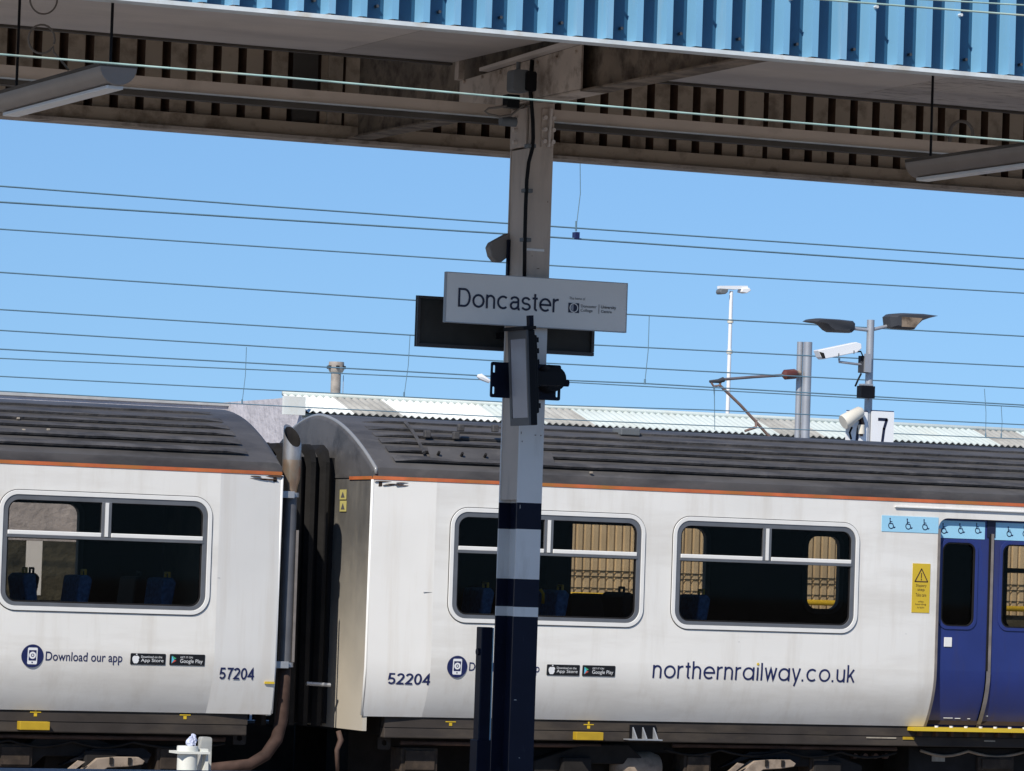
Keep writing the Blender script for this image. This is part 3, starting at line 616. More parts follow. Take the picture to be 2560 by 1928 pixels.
# ---- fluorescent fittings and their rods -----------------------------
def lamp_fit(xc, ya, yb, z, label, coil):
    L_ = thing('tube_light', (xc, (ya+yb)/2, z), label, 'light', 'tube lights hung under the canopy')
    n = 12; R = 0.100; hh = 0.092
    prof = [(xc+R*math.cos(math.pi*i/n), z+0.012+hh*math.sin(math.pi*i/n)) for i in range(n+1)]
    # rounded trough below a flat top: the rounding faces down
    prof = [(xc+R*math.cos(math.pi+math.pi*i/n), z+hh+0.012-hh*math.sin(math.pi*i/n)) for i in range(n+1)]
    obj('housing', prism([(p[0], ya, p[1]) for p in prof], (0, yb-ya, 0)), 'housing_grey', L_, smooth='auto')
    obj('diffuser', bx(xc-0.045, xc+0.045, ya+0.03, yb-0.03, z-0.006, z+0.014), 'diffuser', L_, bevel=0.004)
    for yy in (ya-0.012, yb+0.001): obj('end_cap', prism([(p[0]*1.0, yy, p[1]) for p in prof], (0, 0.011, 0)), 'housing_grey', L_)
    obj('top_plate', bx(xc-R-0.004, xc+R+0.004, ya-0.01, yb+0.01, z+hh+0.0125, z+hh+0.03), 'roof_dark', L_)
    for yy in (ya+0.12, yb-0.12):
        obj('hanger_rod', tb([(xc, yy, z+hh+0.03), (xc, yy, ZS-0.001)], 0.008, 6), 'black_metal', L_)
    return L_
zl = 4.80
pl = onY(293, 219, 21.45); xlamp = pl.x
lamp_fit(xlamp, 21.45, 23.25, pl.z, 'tube light fitting whose rounded end cap shows, hung near a loop of spare cable', 'l')
prr = onY(2300, 452, 23.25)
lamp_fit(prr.x, 21.45, 23.25, prr.z, 'tube light fitting with a ribbed beige casing hung past the peeling soffit', 'r')
def ring(px, py, rpx, Y, a0=0, a1=360, tail=None):
    pts = []
    for i in range(19):
        a = math.radians(a0+(a1-a0)*i/18); pts.append(onY(px+rpx*math.cos(a), py-rpx*math.sin(a)*1.1, Y))
    for t_ in tail or []: pts.append(onY(*t_, Y))
    return pts
c1 = thing('cable_coil', tuple(onY(105, 130, 22.3)), 'ring of spare cable dangling by the tube light with the rounded end cap', 'cable')
obj('coil', tb(ring(104, 98, 33, 22.3, -20, 330, [(134, 130), (160, 160), (172, 176)]), 0.006, 6), 'coil', c1, smooth=True)
obj('coil', tb(ring(109, -2, 34, 21.9, 180, 360), 0.005, 6), 'coil', c1, smooth=True)
c2 = thing('cable_coil', tuple(onY(2405, 350, 25.0)), 'arched loop of spare cable above the beige-cased tube light', 'cable')
obj('coil', tb(ring(2403, 335, 29, 24.9, -15, 195, [(2374, 362)]), 0.011, 6), 'coil', c2, smooth=True)

# ================================================================== OVERHEAD WIRES
def wire(pts, Y, r, m, label, group, ext=True, name='overhead_wire'):
    P_ = [onY(px, py, Y) for px, py in pts]
    d0 = (P_[0]-P_[1]); d1 = (P_[-1]-P_[-2])
    if ext: P_ = [P_[0]+d0.normalized()*14] + P_ + [P_[-1]+d1.normalized()*14]
    o = obj(name, tb(P_, r, 6), m, None, smooth=True, label=label, cat='wire', group=group)
    return o
GL = 'pale green copper wire crossing in front of the blue fascia'
wire([(0, 136), (700, 193), (1280, 245), (1900, 299), (2560, 354)], 18.4, 0.0052, 'copper_green', 'pale green copper wire crossing before the column head and both tube lights', 'wires in front of the canopy')
wire([(1400, -52), (2067, 0), (2560, 38.6)], 14.9, 0.0042, 'copper_green', GL, 'wires in front of the canopy')
wire([(1400, -49), (2331, 0), (2560, 13)], 15.2, 0.0036, 'copper_green', GL, 'wires in front of the canopy')
WL = 'thin dark overhead wire against the blue sky behind the column'
WG = 'overhead wires against the sky'
wires = {
 1: ([(0, 465.5), (640, 514), (1267, 558.6), (1378, 566), (2560, 646.6)], 31.0, 0.0066),
 2: ([(0, 505.4), (640, 546), (1262, 584.7), (1378, 593), (2560, 674)], 31.0, 0.0074),
 3: ([(0, 573), (640, 616), (1253, 656), (1378, 664), (2560, 733)], 46.0, 0.0090),
 4: ([(0, 681), (1039, 751), (1569, 786), (2560, 841)], 58.5, 0.0115),
 5: ([(0, 774), (1027, 838), (1485, 862.5), (2560, 917)], 62.0, 0.0115),
 6: ([(0, 826), (1221, 901), (1416, 910.5), (2560, 971)], 66.0, 0.0120),
 7: ([(0, 873), (1195, 939), (1416, 951), (1612, 959), (2560, 1013)], 58.5, 0.0110),
 8: ([(0, 896), (1195, 949), (1416, 955.5), (2560, 1018)], 70.0, 0.0110),
 9: ([(0, 941), (1236, 1004), (1378, 1013), (1772, 1025), (2560, 1062)], 62.0, 0.0100),
 10: ([(0, 978), (712, 1016), (1240, 1042), (2560, 1098)], 66.0, 0.0095)}
wobj = {}
WLAB = {1: 'thin dark wire meeting the small blue clamp from above, behind the column', 2: 'thicker dark wire holding the small blue clamp beside the column',
 3: 'lone dark wire crossing behind the column between loudspeaker and name sign', 4: 'dark wire passing behind the white name sign, with a dropper hanging from it',
 5: 'dark wire passing behind the dark sign back, with a dropper at its edge', 6: 'dark wire crossing level with the top of the display bracket',
 7: 'dark wire carrying a white insulator beside the display bracket', 8: 'dark wire running just below the wire with the white insulator',
 9: 'dark wire just clearing the ridge of the shed roof', 10: 'lowest dark wire, crossing in front of the concrete wall and shed roof'}
for k, (p, Y, r) in wires.items(): wobj[k] = wire(p, Y, r, 'wire_dark', WLAB[k], WG)
def dropper(pa, pb, Y, r, parent):
    A, B = onY(*pa, Y), onY(*pb, Y); M_ = (A+B)/2 + Vector((0.02, 0, 0))
    obj('dropper', tb([A, M_, B], r, 5), 'wire_dark', wobj[parent])
    obj('dropper_clip', tb([B+Vector((0, 0, 0.06)), B-Vector((0, 0, 0.02))], r*2.2, 6), 'wire_dark', wobj[parent])
dropper((616, 868), (605, 1008), 66.0, 0.006, 6)
dropper((1025, 838), (1010, 990), 62.0, 0.006, 5)
dropper((1623, 790), (1612, 958), 58.5, 0.0065, 4)
dropper((1450, 395), (1440, 572), 31.0, 0.0035, 1)
dropper((2461, 972), (2464, 1092), 66.0, 0.006, 6)
dropper((2503, 1016), (2503, 1092), 70.0, 0.006, 8)
q = onY(1440, 588, 31.0); obj('wire_clamp', bx(q.x-0.018, q.x+0.018, 30.97, 31.03, q.z-0.03, q.z+0.022), 'navy_ink', wobj[2])
q = onY(1208, 946, 58.5); bm = tb([(q.x-0.10, 58.5, q.z+0.03), (q.x-0.04, 58.5, q.z+0.02), (q.x+0.10, 58.5, q.z-0.04)], [0.02, 0.05, 0.03], 8)
obj('section_insulator', bm, 'white_gloss', wobj[7], smooth='auto')

# ================================================================== TRAIN
WIDE = 2.98
Z0 = onY(1500, 1803, YT).z                             # bottom of the white bodyside
ZF = 1.62                                              # start of the flat side
ZG = onY(1280, 1213, YT).z                             # underside of the orange cant-rail stripe
def inset(z):
    return 0.17*((ZF-z)/(ZF-Z0))**2 if z < ZF else 0.0
ZR0 = ZG+0.11                                          # where the roof starts to curve over
RH = 0.500
def roofz(t): return ZR0 + RH*(1-(1-t)**1.8) if t <= 1 else roofz(2-t)
xRc = onY(932, 1300, YT+0.05).x                        # corner of the right car
xLc = onY(703, 1300, YT+0.05).x                        # corner of the left car
fR = onY(1086, 1400, YT).x; fL = onY(545, 1400, YT).x  # where the ends start to taper
TAP = 0.07
def taper_k0(x):
    if fL < x <= xLc: return (x-fL)/(xLc-fL)
    if xRc <= x < fR: return (fR-x)/(fR-xRc)
    return 0.0
class Win: pass
def win_px(l, r, t, b):
    w = Win(); m = (t+b)/2; w.x0 = onY(l, m, YT).x; w.x1 = onY(r, m, YT).x; w.z1 = onY((l+r)/2, t, YT).z; w.z0 = onY((l+r)/2, b, YT).z; return w
wA = win_px(1132, 1601, 1288, 1553); wB = win_px(1688, 2137, 1311, 1570); wL = win_px(6, 515, 1241, 1519)
# one size for all the bodyside windows
ww = sum(w.x1-w.x0 for w in (wA, wB))/2; zw0 = sum(w.z0 for w in (wA, wB, wL))/3; zw1 = sum(w.z1 for w in (wA, wB, wL))/3
for w in (wA, wB, wL):
    c_ = (w.x0+w.x1)/2; w.x0 = c_-ww/2; w.x1 = c_+ww/2; w.z0 = zw0; w.z1 = zw1
def shift(w, dx): q = Win(); q.x0 = w.x0+dx; q.x1 = w.x1+dx; q.z0 = w.z0; q.z1 = w.z1; return q
def far(l, r):                                         # window on the far side, from where it shows through
    q = Win(); q.x0 = onY(l, 1430, YT+WIDE).x; q.x1 = onY(r, 1430, YT+WIDE).x; q.z0 = zw0; q.z1 = zw1; return q
PITW = (wB.x0-wA.x0)
dxl = onY(2343, 1440, YT).x; dxm = onY(2483, 1440, YT).x; dxr = dxm+(dxm-dxl)
dzt = onY(2420, 1298, YT).z

def make_side(car, xa, xb, holes, door, y, sgn):
    # sgn +1: near side (outer face at y), -1: far side
    o_ = [(xa, ZF)]
    if door:
        r = 0.10; o_ += [(door[0], ZF), (door[0], door[2]-r)]
        for i in range(1, 6):
            a = math.radians(180-90*i/6); o_.append((door[0]+r+r*math.cos(a), door[2]-r+r*math.sin(a)))
        o_ += [(door[0]+r, door[2]), (door[1]-r, door[2])]
        for i in range(1, 6):
            a = math.radians(90-90*i/6); o_.append((door[1]-r+r*math.cos(a), door[2]-r+r*math.sin(a)))
        o_ += [(door[1], door[2]-r), (door[1], ZF)]
    o_ += [(xb, ZF), (xb, ZG), (xa, ZG)]
    hs = [rrect(w.x0, w.x1, w.z0, w.z1, 0.13 if (w.x1-w.x0) > 0.8 else 0.09, 6)[::-1] for w in holes]
    bm = poly_xz([o_]+hs, y, y+sgn*0.045, mi=(0, 1, 0)) if sgn > 0 else poly_xz([o_]+hs, y-0.045, y, mi=(1, 0, 0))
    obj('body_side', bm, ['train_white', 'train_interior'], car)
    # curved lower panels
    spans = [(xa, door[0]), (door[1], xb)] if door else [(xa, xb)]
    for (p, q) in spans: obj('lower_panel', lower(p, q, y, sgn), ['train_white', 'train_interior'], car, smooth='auto')
def lower(p, q, y, sgn, m=0, taper=None):
    bm = NB(); n = 10; rows = []
    for i in range(n+1):
        z = Z0+(ZF-Z0)*i/n; ins = inset(z)
        rows.append([(x, y+sgn*(ins+(taper(x) if taper else 0.0)), z) for x in (p, q)])
    for off, mi in ((0, 0), (0.04, 1)):
        vv = [[bm.verts.new((a[0], a[1]+sgn*off, a[2])) for a in r] for r in rows]
        for i in range(n):
            f = bm.faces.new((vv[i][0], vv[i][1], vv[i+1][1], vv[i+1][0])); f.material_index = mi
    return bm
def end_panel(car, xf_, xc, y):                        # tapered panel between the fold and the corner, near side
    bm = NB(); zs = [Z0+(ZF-Z0)*i/10 for i in range(11)]+[ZF+(ZG-ZF)*i/4 for i in range(1, 5)]
    a = [bm.verts.new((xf_, y+inset(z), z)) for z in zs]
    b = [bm.verts.new((xc, y+inset(z)*0.35+TAP, z)) for z in zs]
    for i in range(len(zs)-1): bm.faces.new((a[i], b[i], b[i+1], a[i+1]))
    bmesh.ops.recalc_face_normals(bm, faces=bm.faces)
    return obj('end_panel', bm, 'train_panel', car, smooth='auto')
def make_roof(car, xa, xb, endA, endB, y):
    N_ = 32; bm = NB(); st = []
    R = 0.09
    if endA: st += [(xa+R*(1-math.cos(math.radians(a))), R*(1-math.sin(math.radians(a)))*0.55) for a in (0, 20, 40, 60, 80)]
    else: st.append((xa, 0))
    if endB: st += [(xb-R*(1-math.cos(math.radians(a))), R*(1-math.sin(math.radians(a)))*0.55) for a in (80, 60, 40, 20, 0)]
    else: st.append((xb, 0))
    rows = []
    for (x, dr) in st:
        ta = 0.0
        if endA: ta = max(ta, TAP*max(0, 1-(x-xa)/abs(fR-xRc)))
        if endB: ta = max(ta, TAP*max(0, 1-(xb-x)/abs(fL-xLc)))
        prof = [(0.012+ta, ZG+0.018), (0.010+ta, ZR0-0.03)]
        for i in range(N_+1):
            t = 2*(0.5-0.5*math.cos(math.pi*i/N_)); prof.append((0.014+ta+(WIDE-0.028-2*ta)*t/2, roofz(t)-dr))
        prof += [(WIDE-0.010-ta, ZR0-0.03), (WIDE-0.012-ta, ZG+0.018)]
        rows.append([bm.verts.new((x, y+p[0], p[1])) for p in prof])
    for r0, r1 in zip(rows[:-1], rows[1:]):
        for i in range(len(r0)-1): bm.faces.new((r0[i], r1[i], r1[i+1], r0[i+1]))
    if endA: bm.faces.new(rows[0])
    if endB: bm.faces.new(rows[-1][::-1])
    bmesh.ops.recalc_face_normals(bm, faces=bm.faces)
    rf = obj('roof', bm, 'train_roof', car, smooth='auto')
    # longitudinal ribs
    for t in (0.104, 0.214, 0.327, 0.425, 0.54, 0.70):
        yy = 0.014+(WIDE-0.028)*t/2; z = roofz(t); e = 0.01
        nrm = Vector((0, -(roofz(t+e)-roofz(t-e)), (WIDE-0.028)*e)).normalized(); tg = Vector((0, nrm.z, -nrm.y))
        if tg.z < 0: tg = -tg
        c0 = Vector((0, y+yy, z))
        pr = [c0-tg*0.032-nrm*0.008, c0-tg*0.033+nrm*0.013, c0+tg*0.000+nrm*0.012, c0+tg*0.075-nrm*0.006]
        xs0 = xa+(0.24 if endA else 0); xs1 = xb-(0.30 if endB else 0)
        bm = NB(); nseg = 90; rings = []
        for s in range(nseg+1):
            x = xs0+(xs1-xs0)*s/nseg
            k_ = 0.25 if (s == 0 and endA) or (s == nseg and endB) else 1.0
            wob = 0.0015*math.sin(s*2.3+t*40)+random.uniform(-0.0012, 0.0012)
            rings.append([bm.verts.new((x, p.y, p.z+wob) if i not in (1, 2) else (x, (p-nrm*0.03*(1-k_)).y, (p-nrm*0.03*(1-k_)).z+wob)) for i, p in enumerate(pr)])
        for r0, r1 in zip(rings[:-1], rings[1:]):
            for i in range(3): bm.faces.new((r0[i], r1[i], r1[i+1], r0[i+1]))
        bm.faces.new(rings[0]); bm.faces.new(rings[-1][::-1])
        bmesh.ops.recalc_face_normals(bm, faces=bm.faces)
        obj('roof_rib', bm, 'roof_rib_paint', rf)
    return rf
def make_window(car, w, y, name='window', hopper=True):
    # white pressed surround, aluminium frame, transom, mullion, panes
    O = rrect(w.x0-0.036, w.x1+0.036, w.z0-0.036, w.z1+0.036, 0.17, 8); I = rrect(w.x0+0.002, w.x1-0.002, w.z0+0.002, w.z1-0.002, 0.13, 8)
    win = obj('window', poly_xz([O, I[::-1]], y-0.014, y-0.001), 'trim_white', car, bevel=0.005)
    obj('outer_seal', poly_xz([rrect(w.x0-0.0425, w.x1+0.0425, w.z0-0.0425, w.z1+0.0425, 0.176, 8), rrect(w.x0-0.0365, w.x1+0.0365, w.z0-0.0365, w.z1+0.0365, 0.17, 8)[::-1]], y-0.003, y-0.0005), 'frame_dark', win)
    e = 0.046; J = rrect(w.x0+e, w.x1-e, w.z0+0.036, w.z1-e, 0.095, 8)
    I2 = rrect(w.x0+0.003, w.x1-0.003, w.z0+0.003, w.z1-0.003, 0.13, 8)
    obj('frame', poly_xz([I2, J[::-1]], y-0.006, y+0.05), 'frame_alu', win, bevel=0.004)
    G = rrect(w.x0+e-0.002, w.x1-e+0.002, w.z0+0.034, w.z1-e+0.002, 0.095, 8); K = rrect(w.x0+e+0.012, w.x1-e-0.012, w.z0+0.05, w.z1-e-0.008, 0.085, 8)
    obj('gasket', poly_xz([G, K[::-1]], y+0.004, y+0.03), 'rubber', win)
    zt = w.z0+(w.z1-w.z0)*0.645; xm = (w.x0+w.x1)/2-0.0
    obj('transom', bx(w.x0+e-0.01, w.x1-e+0.01, y-0.012, y+0.04, zt-0.030, zt-0.006), 'frame_alu', win, bevel=0.003)
    for (a, b) in ((w.x0+e, xm-0.045), (xm+0.045, w.x1-e)):
        obj('hopper_rail', bx(a, b, y-0.016, y+0.03, zt-0.0055, zt+0.032), 'trim_white', win, bevel=0.006)
    obj('mullion', bx(xm-0.044, xm+0.044, y-0.010, y+0.04, zt-0.005, w.z1-e+0.004), 'frame_alu', win, bevel=0.004)
    obj('mullion_bead', bx(xm-0.016, xm+0.014, y-0.018, y-0.0105, zt+0.0, w.z1-e+0.0), 'trim_white', win)
    for (a, b, c_, d_) in ((w.x0+e, w.x1-e, w.z0+0.036, zt-0.03), (w.x0+e, xm-0.044, zt-0.006, w.z1-e), (xm+0.044, w.x1-e, zt-0.006, w.z1-e)):
        obj('pane', bx(a, b, y+0.012, y+0.018, c_, d_), 'glass', win)
    return win
def far_window(car, w, y):
    win = obj('window', frame_loop(rrect(w.x0-0.02, w.x1+0.02, w.z0-0.02, w.z1+0.02, 0.15, 6), rrect(w.x0+0.03, w.x1-0.03, w.z0+0.03, w.z1-0.03, 0.1, 6)[::-1], y-0.06, y+0.01), 'frame_dark', car)
    obj('pane', bx(w.x0+0.02, w.x1-0.02, y-0.03, y-0.024, w.z0+0.02, w.z1-0.02), 'glass_far', win)
    if (w.x1-w.x0) > 0.8:
        zt = w.z0+(w.z1-w.z0)*0.645
        obj('transom', bx(w.x0+0.03, w.x1-0.03, y-0.05, y-0.031, zt-0.02, zt+0.03), 'frame_dark', win)

def seat(car, x, y, face, w=0.45, m='seat_blue'):
    s = NB(); zf = 1.20
    bm = prism([(x, y, zf+0.42), (x+face*0.10, y, zf+1.02), (x+face*0.06, y, zf+1.06), (x-face*0.02, y, zf+1.05), (x-face*0.09, y, zf+0.40)], (0, w, 0))
    st = obj('seat', bm, m, car, bevel=0.02)
    obj('cushion', bx(x+face*0.02, x+face*0.46, y, y+w, zf+0.34, zf+0.45), m, st)
    obj('grab_handle', tb([(x+face*0.05, y+0.06, zf+1.03), (x+face*0.05, y+0.06, zf+1.10), (x+face*0.05, y+0.16, zf+1.10), (x+face*0.05, y+0.16, zf+1.03)], 0.012, 6), 'seat_dark' if m == 'seat_dark' else 'yellow_paint', st)

def interior(car, xa, xb, y):
    obj('floor', bx(xa+0.05, xb-0.05, y+0.19, y+WIDE-0.19, Z0+0.02, Z0+0.06), 'train_interior', car)
    obj('ceiling', bx(xa+0.05, xb-0.05, y+0.06, y+WIDE-0.06, ZG-0.06, ZG-0.02), 'train_interior', car)

def bogie(car, xc, y):
    b = obj('bogie_frame', NB_bogie(xc, y), 'under_dark', car, bevel=0.01)
    for dx in (-1.3, 1.3):
        wh = tb([(xc+dx, y+0.62, 0.58), (xc+dx, y+0.75, 0.58)], 0.42, 28); obj('wheel', wh, 'under_dark', b, smooth='auto')
        obj('axle_box', bx(xc+dx-0.15, xc+dx+0.15, y+0.34, y+0.55, 0.46, 0.74), 'under_dark', b, bevel=0.02)
def NB_bogie(xc, y):
    pts = [(-1.7, .55), (-1.7, .70), (-1.2, .86), (-.75, .86), (-.45, .60), (.45, .60), (.75, .86), (1.2, .86), (1.7, .70), (1.7, .55), (1.2, .68), (.8, .68), (.5, .42), (-.5, .42), (-.8, .68), (-1.2, .68)]
    return poly_xz([[(xc+p[0], p[1]) for p in pts]], y+0.40, y+0.56)

# ---------------- the two cars
LX0 = xLc-19.7; RX1 = xRc+19.7
carL = thing('train_car', ((LX0+xLc)/2, YT+WIDE/2, 0.15), 'white railcar with grey roof numbered 57204, exhaust pipe at its end', 'train', None)
carR = thing('train_car', ((xRc+RX1)/2, YT+WIDE/2, 0.15), 'white railcar with grey roof and blue doors numbered 52204', 'train', None)
wR = [wA, wB, shift(wB, (dxr-wB.x0)+0.72), shift(wB, (dxr-wB.x0)+0.72+PITW)]
wLs = [wL, shift(wL, -PITW), shift(wL, -2*PITW)]
door = (dxl, dxr, dzt)
make_side(carR, fR, RX1, wR, door, YT, 1)
make_side(carL, LX0, fL, wLs, None, YT, 1)
fA = far(1317, 1764); fD1 = far(2006, 2098); fD2 = far(2166, 2258); fC = far(2505, 2960)
fD1.z1 = fD2.z1 = zw1-0.03; fD1.z0 = fD2.z0 = zw0-0.06+0.20
make_side(carR, xRc+0.02, RX1, [fA, fD1, fD2, fC], None, YT+WIDE, -1)
gA = far(-290, 196); gB = far(-840, -380)
make_side(carL, LX0, xLc-0.02, [gA, gB], None, YT+WIDE, -1)
for w in (fA, fD1, fD2, fC): far_window(carR, w, YT+WIDE)
for w in (gA, gB): far_window(carL, w, YT+WIDE)
end_panel(carR, fR, xRc, YT); end_panel(carL, fL, xLc, YT)
for w in wR: make_window(carR, w, YT)
for w in wLs: make_window(carL, w, YT)
mat('roof_highlight', (0.24, 0.24, 0.24), 0.22, var=0.1, spec=0.6)  # paler, shinier grey that paints in the highlight along the roof's end arch
roofR = make_roof(carR, xRc-0.005, RX1, True, False, YT); roofL = make_roof(carL, LX0, xLc+0.005, False, True, YT)
for car, a, b in ((carR, xRc+0.0, RX1), (carL, LX0, xLc)): interior(car, a, b, YT)
bead = [(xRc+0.028, YT+TAP+0.010, ZG+0.05)]
for i_ in range(0, 25):
    t_ = i_/24*1.5; bead.append((xRc+0.028, YT+0.014+TAP+(WIDE-0.028-2*TAP)*t_/2, roofz(t_)-0.012))
obj('edge_highlight', tb(bead, 0.018, 8), 'roof_highlight', roofR, smooth=True)  # thin bead drawn as the bright highlight on the arch
# orange cant-rail stripe (its end follows the taper)
def stripe(car, xf_, xc, xo):
    s = -1 if xc < xf_ else 1
    bm = NB()
    P1 = [(xo, YT-0.006), (xf_, YT-0.006), (xc, YT-0.006+TAP)]
    for a, b in zip(P1[:-1], P1[1:]):
        hexa(bm, [(a[0], a[1], ZG+0.001), (b[0], b[1], ZG+0.001), (b[0], b[1]+0.03, ZG+0.001), (a[0], a[1]+0.03, ZG+0.001), (a[0], a[1], ZG+0.032), (b[0], b[1], ZG+0.032), (b[0], b[1]+0.03, ZG+0.032), (a[0], a[1]+0.03, ZG+0.032)])
    bmesh.ops.recalc_face_normals(bm, faces=bm.faces)
    obj('cantrail_stripe', bm, 'stripe_orange', car)
stripe(carR, fR, xRc, RX1); stripe(carL, fL, xLc, LX0)
# rust where stripe meets the corner posts
def rustpatch(car, xc, s, z):
    for k in range(6):
        x = xc+s*random.uniform(0.02, 0.30); w_ = random.uniform(0.04, 0.10); h_ = random.uniform(0.003, 0.007); zz = z-random.uniform(0.0, 0.045)
        t_ = TAP*(1-abs(x-xc)/abs(fR-xRc))
        pts = [(x+w_*math.cos(a)*random.uniform(0.6, 1.2), zz+h_*math.sin(a)*random.uniform(0.6, 1.3)) for a in [math.pi*2*i/9 for i in range(9)]]
        obj('rust_patch', poly_xz([pts], YT+t_-0.009, YT+t_+0.004), 'rust', car)
rustpatch(carR, xRc, 1, ZG-0.005); rustpatch(carL, xLc, -1, ZG-0.005)
# corner beads
obj('corner_post', tb([(xRc-0.004, YT+TAP+inset(Z0)*0.35+0.006, Z0+0.01), (xRc-0.004, YT+TAP+0.02, ZF-0.1), (xRc-0.004, YT+TAP+0.006, ZG)], 0.014, 8), 'trim_white', carR, smooth=True)
obj('corner_post', tb([(xLc+0.004, YT+TAP+inset(Z0)*0.35+0.006, Z0+0.01), (xLc+0.004, YT+TAP+0.02, ZF-0.1), (xLc+0.004, YT+TAP+0.006, ZG)], 0.014, 8), 'trim_white', carL, smooth=True)
# end walls
def end_wall(car, x, dx, low=0.13):
    prof = [(TAP+inset(Z0)*0.35+0.01, Z0-low), (TAP+inset(Z0)*0.35+0.01, Z0), (TAP+0.012, ZF), (TAP+0.012, ZG+0.03)]
    prof2 = [(WIDE-p[0], p[1]) for p in prof[::-1]]
    top = [(TAP+0.02+(WIDE-2*TAP-0.04)*t/2, roofz(t)-0.12) for t in [2*i/16 for i in range(1, 16)]]
    pts = prof+top+prof2
    bm = prism([(x, YT+p[0], p[1]) for p in pts], (dx, 0, 0))
    return obj('end_wall', bm, 'end_grey', car)
ewR = end_wall(carR, xRc+0.004, 0.04); ewL = end_wall(carL, xLc-0.004, -0.04, 0.01)
# cleaner corner pillar sheet low on the right car's end, and its warning stickers
y0_ = YT+TAP+0.035
pass
for (t_, b_) in ((1224, 1249), (1252, 1279)):
    a = onX(866, t_, xRc-0.003); b = onX(849, b_, xRc-0.003)
    st = obj('sticker', bx(xRc-0.004, xRc-0.001, min(a.y, b.y), max(a.y, b.y), min(a.z, b.z), max(a.z, b.z)), 'end_sticker', ewR)
    ym = (a.y+b.y)/2; zm = (a.z+b.z)/2; dy = abs(a.y-b.y)*0.3; dz = abs(a.z-b.z)*0.3
    obj('sticker_print', prism([(xRc-0.006, ym-dy, zm-dz), (xRc-0.006, ym+dy, zm-dz), (xRc-0.006, ym, zm+dz)], (0.0015, 0, 0)), 'ink_soft', st)

obj('cantrail_stripe', bx(xRc-0.006, xRc+0.003, YT+TAP+0.02, YT+0.62, ZG+0.001, ZG+0.030), 'stripe_orange', ewR)
# gangway bellows on the right car
YG0 = onX(838, 1300, xRc).y; YG1 = YT+WIDE-(YG0-YT); zg1 = onY(800, 1125, YT+0.75).z
gw = obj('gangway', bx(xRc-0.30, xRc+0.002, YG0+0.05, YG1-0.05, Z0-0.1, zg1-0.06), 'rubber', carR)
gapw = xRc-xLc
for k in range(5):
    xa_ = xRc-0.06-k*0.135
    o_ = []
    for (yy, zz) in ((YG0, Z0-0.12), (YG0, zg1-0.16), (YG0+0.05, zg1-0.05), (YG0+0.15, zg1), (YG1-0.15, zg1), (YG1-0.05, zg1-0.05), (YG1, zg1-0.16), (YG1, Z0-0.12)): o_.append((yy, zz))
    bm = NB(); rings = []
    for j, (dx, gr) in enumerate(((0.0, 0.0), (-0.035, -0.055), (-0.075, -0.055), (-0.11, 0.0))):
        cy = (YG0+YG1)/2; cz_ = (Z0+zg1)/2; r_ = []
        for (yy, zz) in o_:
            sy = -1 if yy < cy else 1
            r_.append(bm.verts.new((xa_+dx+random.uniform(-0.006, 0.006), yy-sy*gr, zz-gr*(1 if zz > cz_ else 0))))
        rings.append(r_)
    for r0, r1 in zip(rings[:-1], rings[1:]):
        for i in range(len(o_)-1): bm.faces.new((r0[i], r1[i], r1[i+1], r0[i+1]))
    bmesh.ops.recalc_face_normals(bm, faces=bm.faces)
    obj('bellows_fold', bm, 'bellows', gw)
q = onY(820, 1710, YT+0.62); obj('coupling_handle', tb([(xRc-0.35, YT+0.62, q.z), (xRc-0.12, YT+0.62, q.z-0.01)], 0.018, 8), 'galv', carR)
# exhaust stack on the left car's end
YE = YT+0.235
ex = lambda px, py: onY(px, py, YE)
e_top = ex(733, 1075); e_wide = ex(729, 1165); e_nk = ex(728, 1232); e_bot = ex(716, 1655)
xe = e_wide.x
exh = obj('exhaust_pipe', tb([(xe, YE, ex(728, 1235).z), (xe, YE, ex(720, 1500).z), (xe, YE, ex(716, 1660).z)], 0.060, 18), 'pipe_grey', carL, smooth='auto')
bm = NB()
n = 20; ztop = ex(731, 1092).z; zmid = ex(730, 1150).z; rings = []
for (zz, r_, slope) in ((ex(728, 1232).z, 0.052, 0), (ex(728, 1218).z, 0.058, 0), (ex(728, 1195).z, 0.080, 0), (zmid, 0.083, 0), (ztop, 0.083, 1.25)):
    rings.append([bm.verts.new((xe+r_*math.cos(2*math.pi*i/n), YE+r_*math.sin(2*math.pi*i/n), zz+slope*(r_*math.sin(2*math.pi*i/n)) - slope*0.4*(r_*math.cos(2*math.pi*i/n)))) for i in range(n)])
inn = [bm.verts.new((xe+0.072*math.cos(2*math.pi*i/n), YE+0.072*math.sin(2*math.pi*i/n), ztop+1.25*0.072*math.sin(2*math.pi*i/n)-0.22*0.072*math.cos(2*math.pi*i/n))) for i in range(n)]
ind = [bm.verts.new((xe+0.070*math.cos(2*math.pi*i/n), YE+0.070*math.sin(2*math.pi*i/n), ztop-0.35)) for i in range(n)]
rings += [inn, ind]
for r0, r1 in zip(rings[:-1], rings[1:]):
    for i in range(n): bm.faces.new((r0[i], r0[(i+1) % n], r1[(i+1) % n], r1[i]))
bm.faces.new(ind)
for f in bm.faces:
    zc_ = f.calc_center_median().z; f.material_index = 0 if zc_ > zmid+0.02 else 1
for f in bm.faces:
    if all(v_ in ind or v_ in inn for v_ in f.verts): f.material_index = 2
bmesh.ops.recalc_face_normals(bm, faces=bm.faces)
obj('exhaust_tip', bm, ['pipe_steel', 'pipe_heat', 'under_dark'], exh, smooth='auto')
pts = [(xe, YE, ex(716, 1661).z), (xe, YE, ex(712, 1740).z), (xe-0.01, YE, ex(711, 1800).z), (xe-0.05, YE, ex(700, 1848).z), (xe-0.15, YE, ex(672, 1888).z), (xe-0.30, YE, ex(630, 1912).z), (xe-0.75, YE, ex(520, 1925).z)]
obj('exhaust_elbow', tb(pts, [0.056]*4+[0.054, 0.052, 0.05], 16), 'elbow_rust', exh, smooth=True)
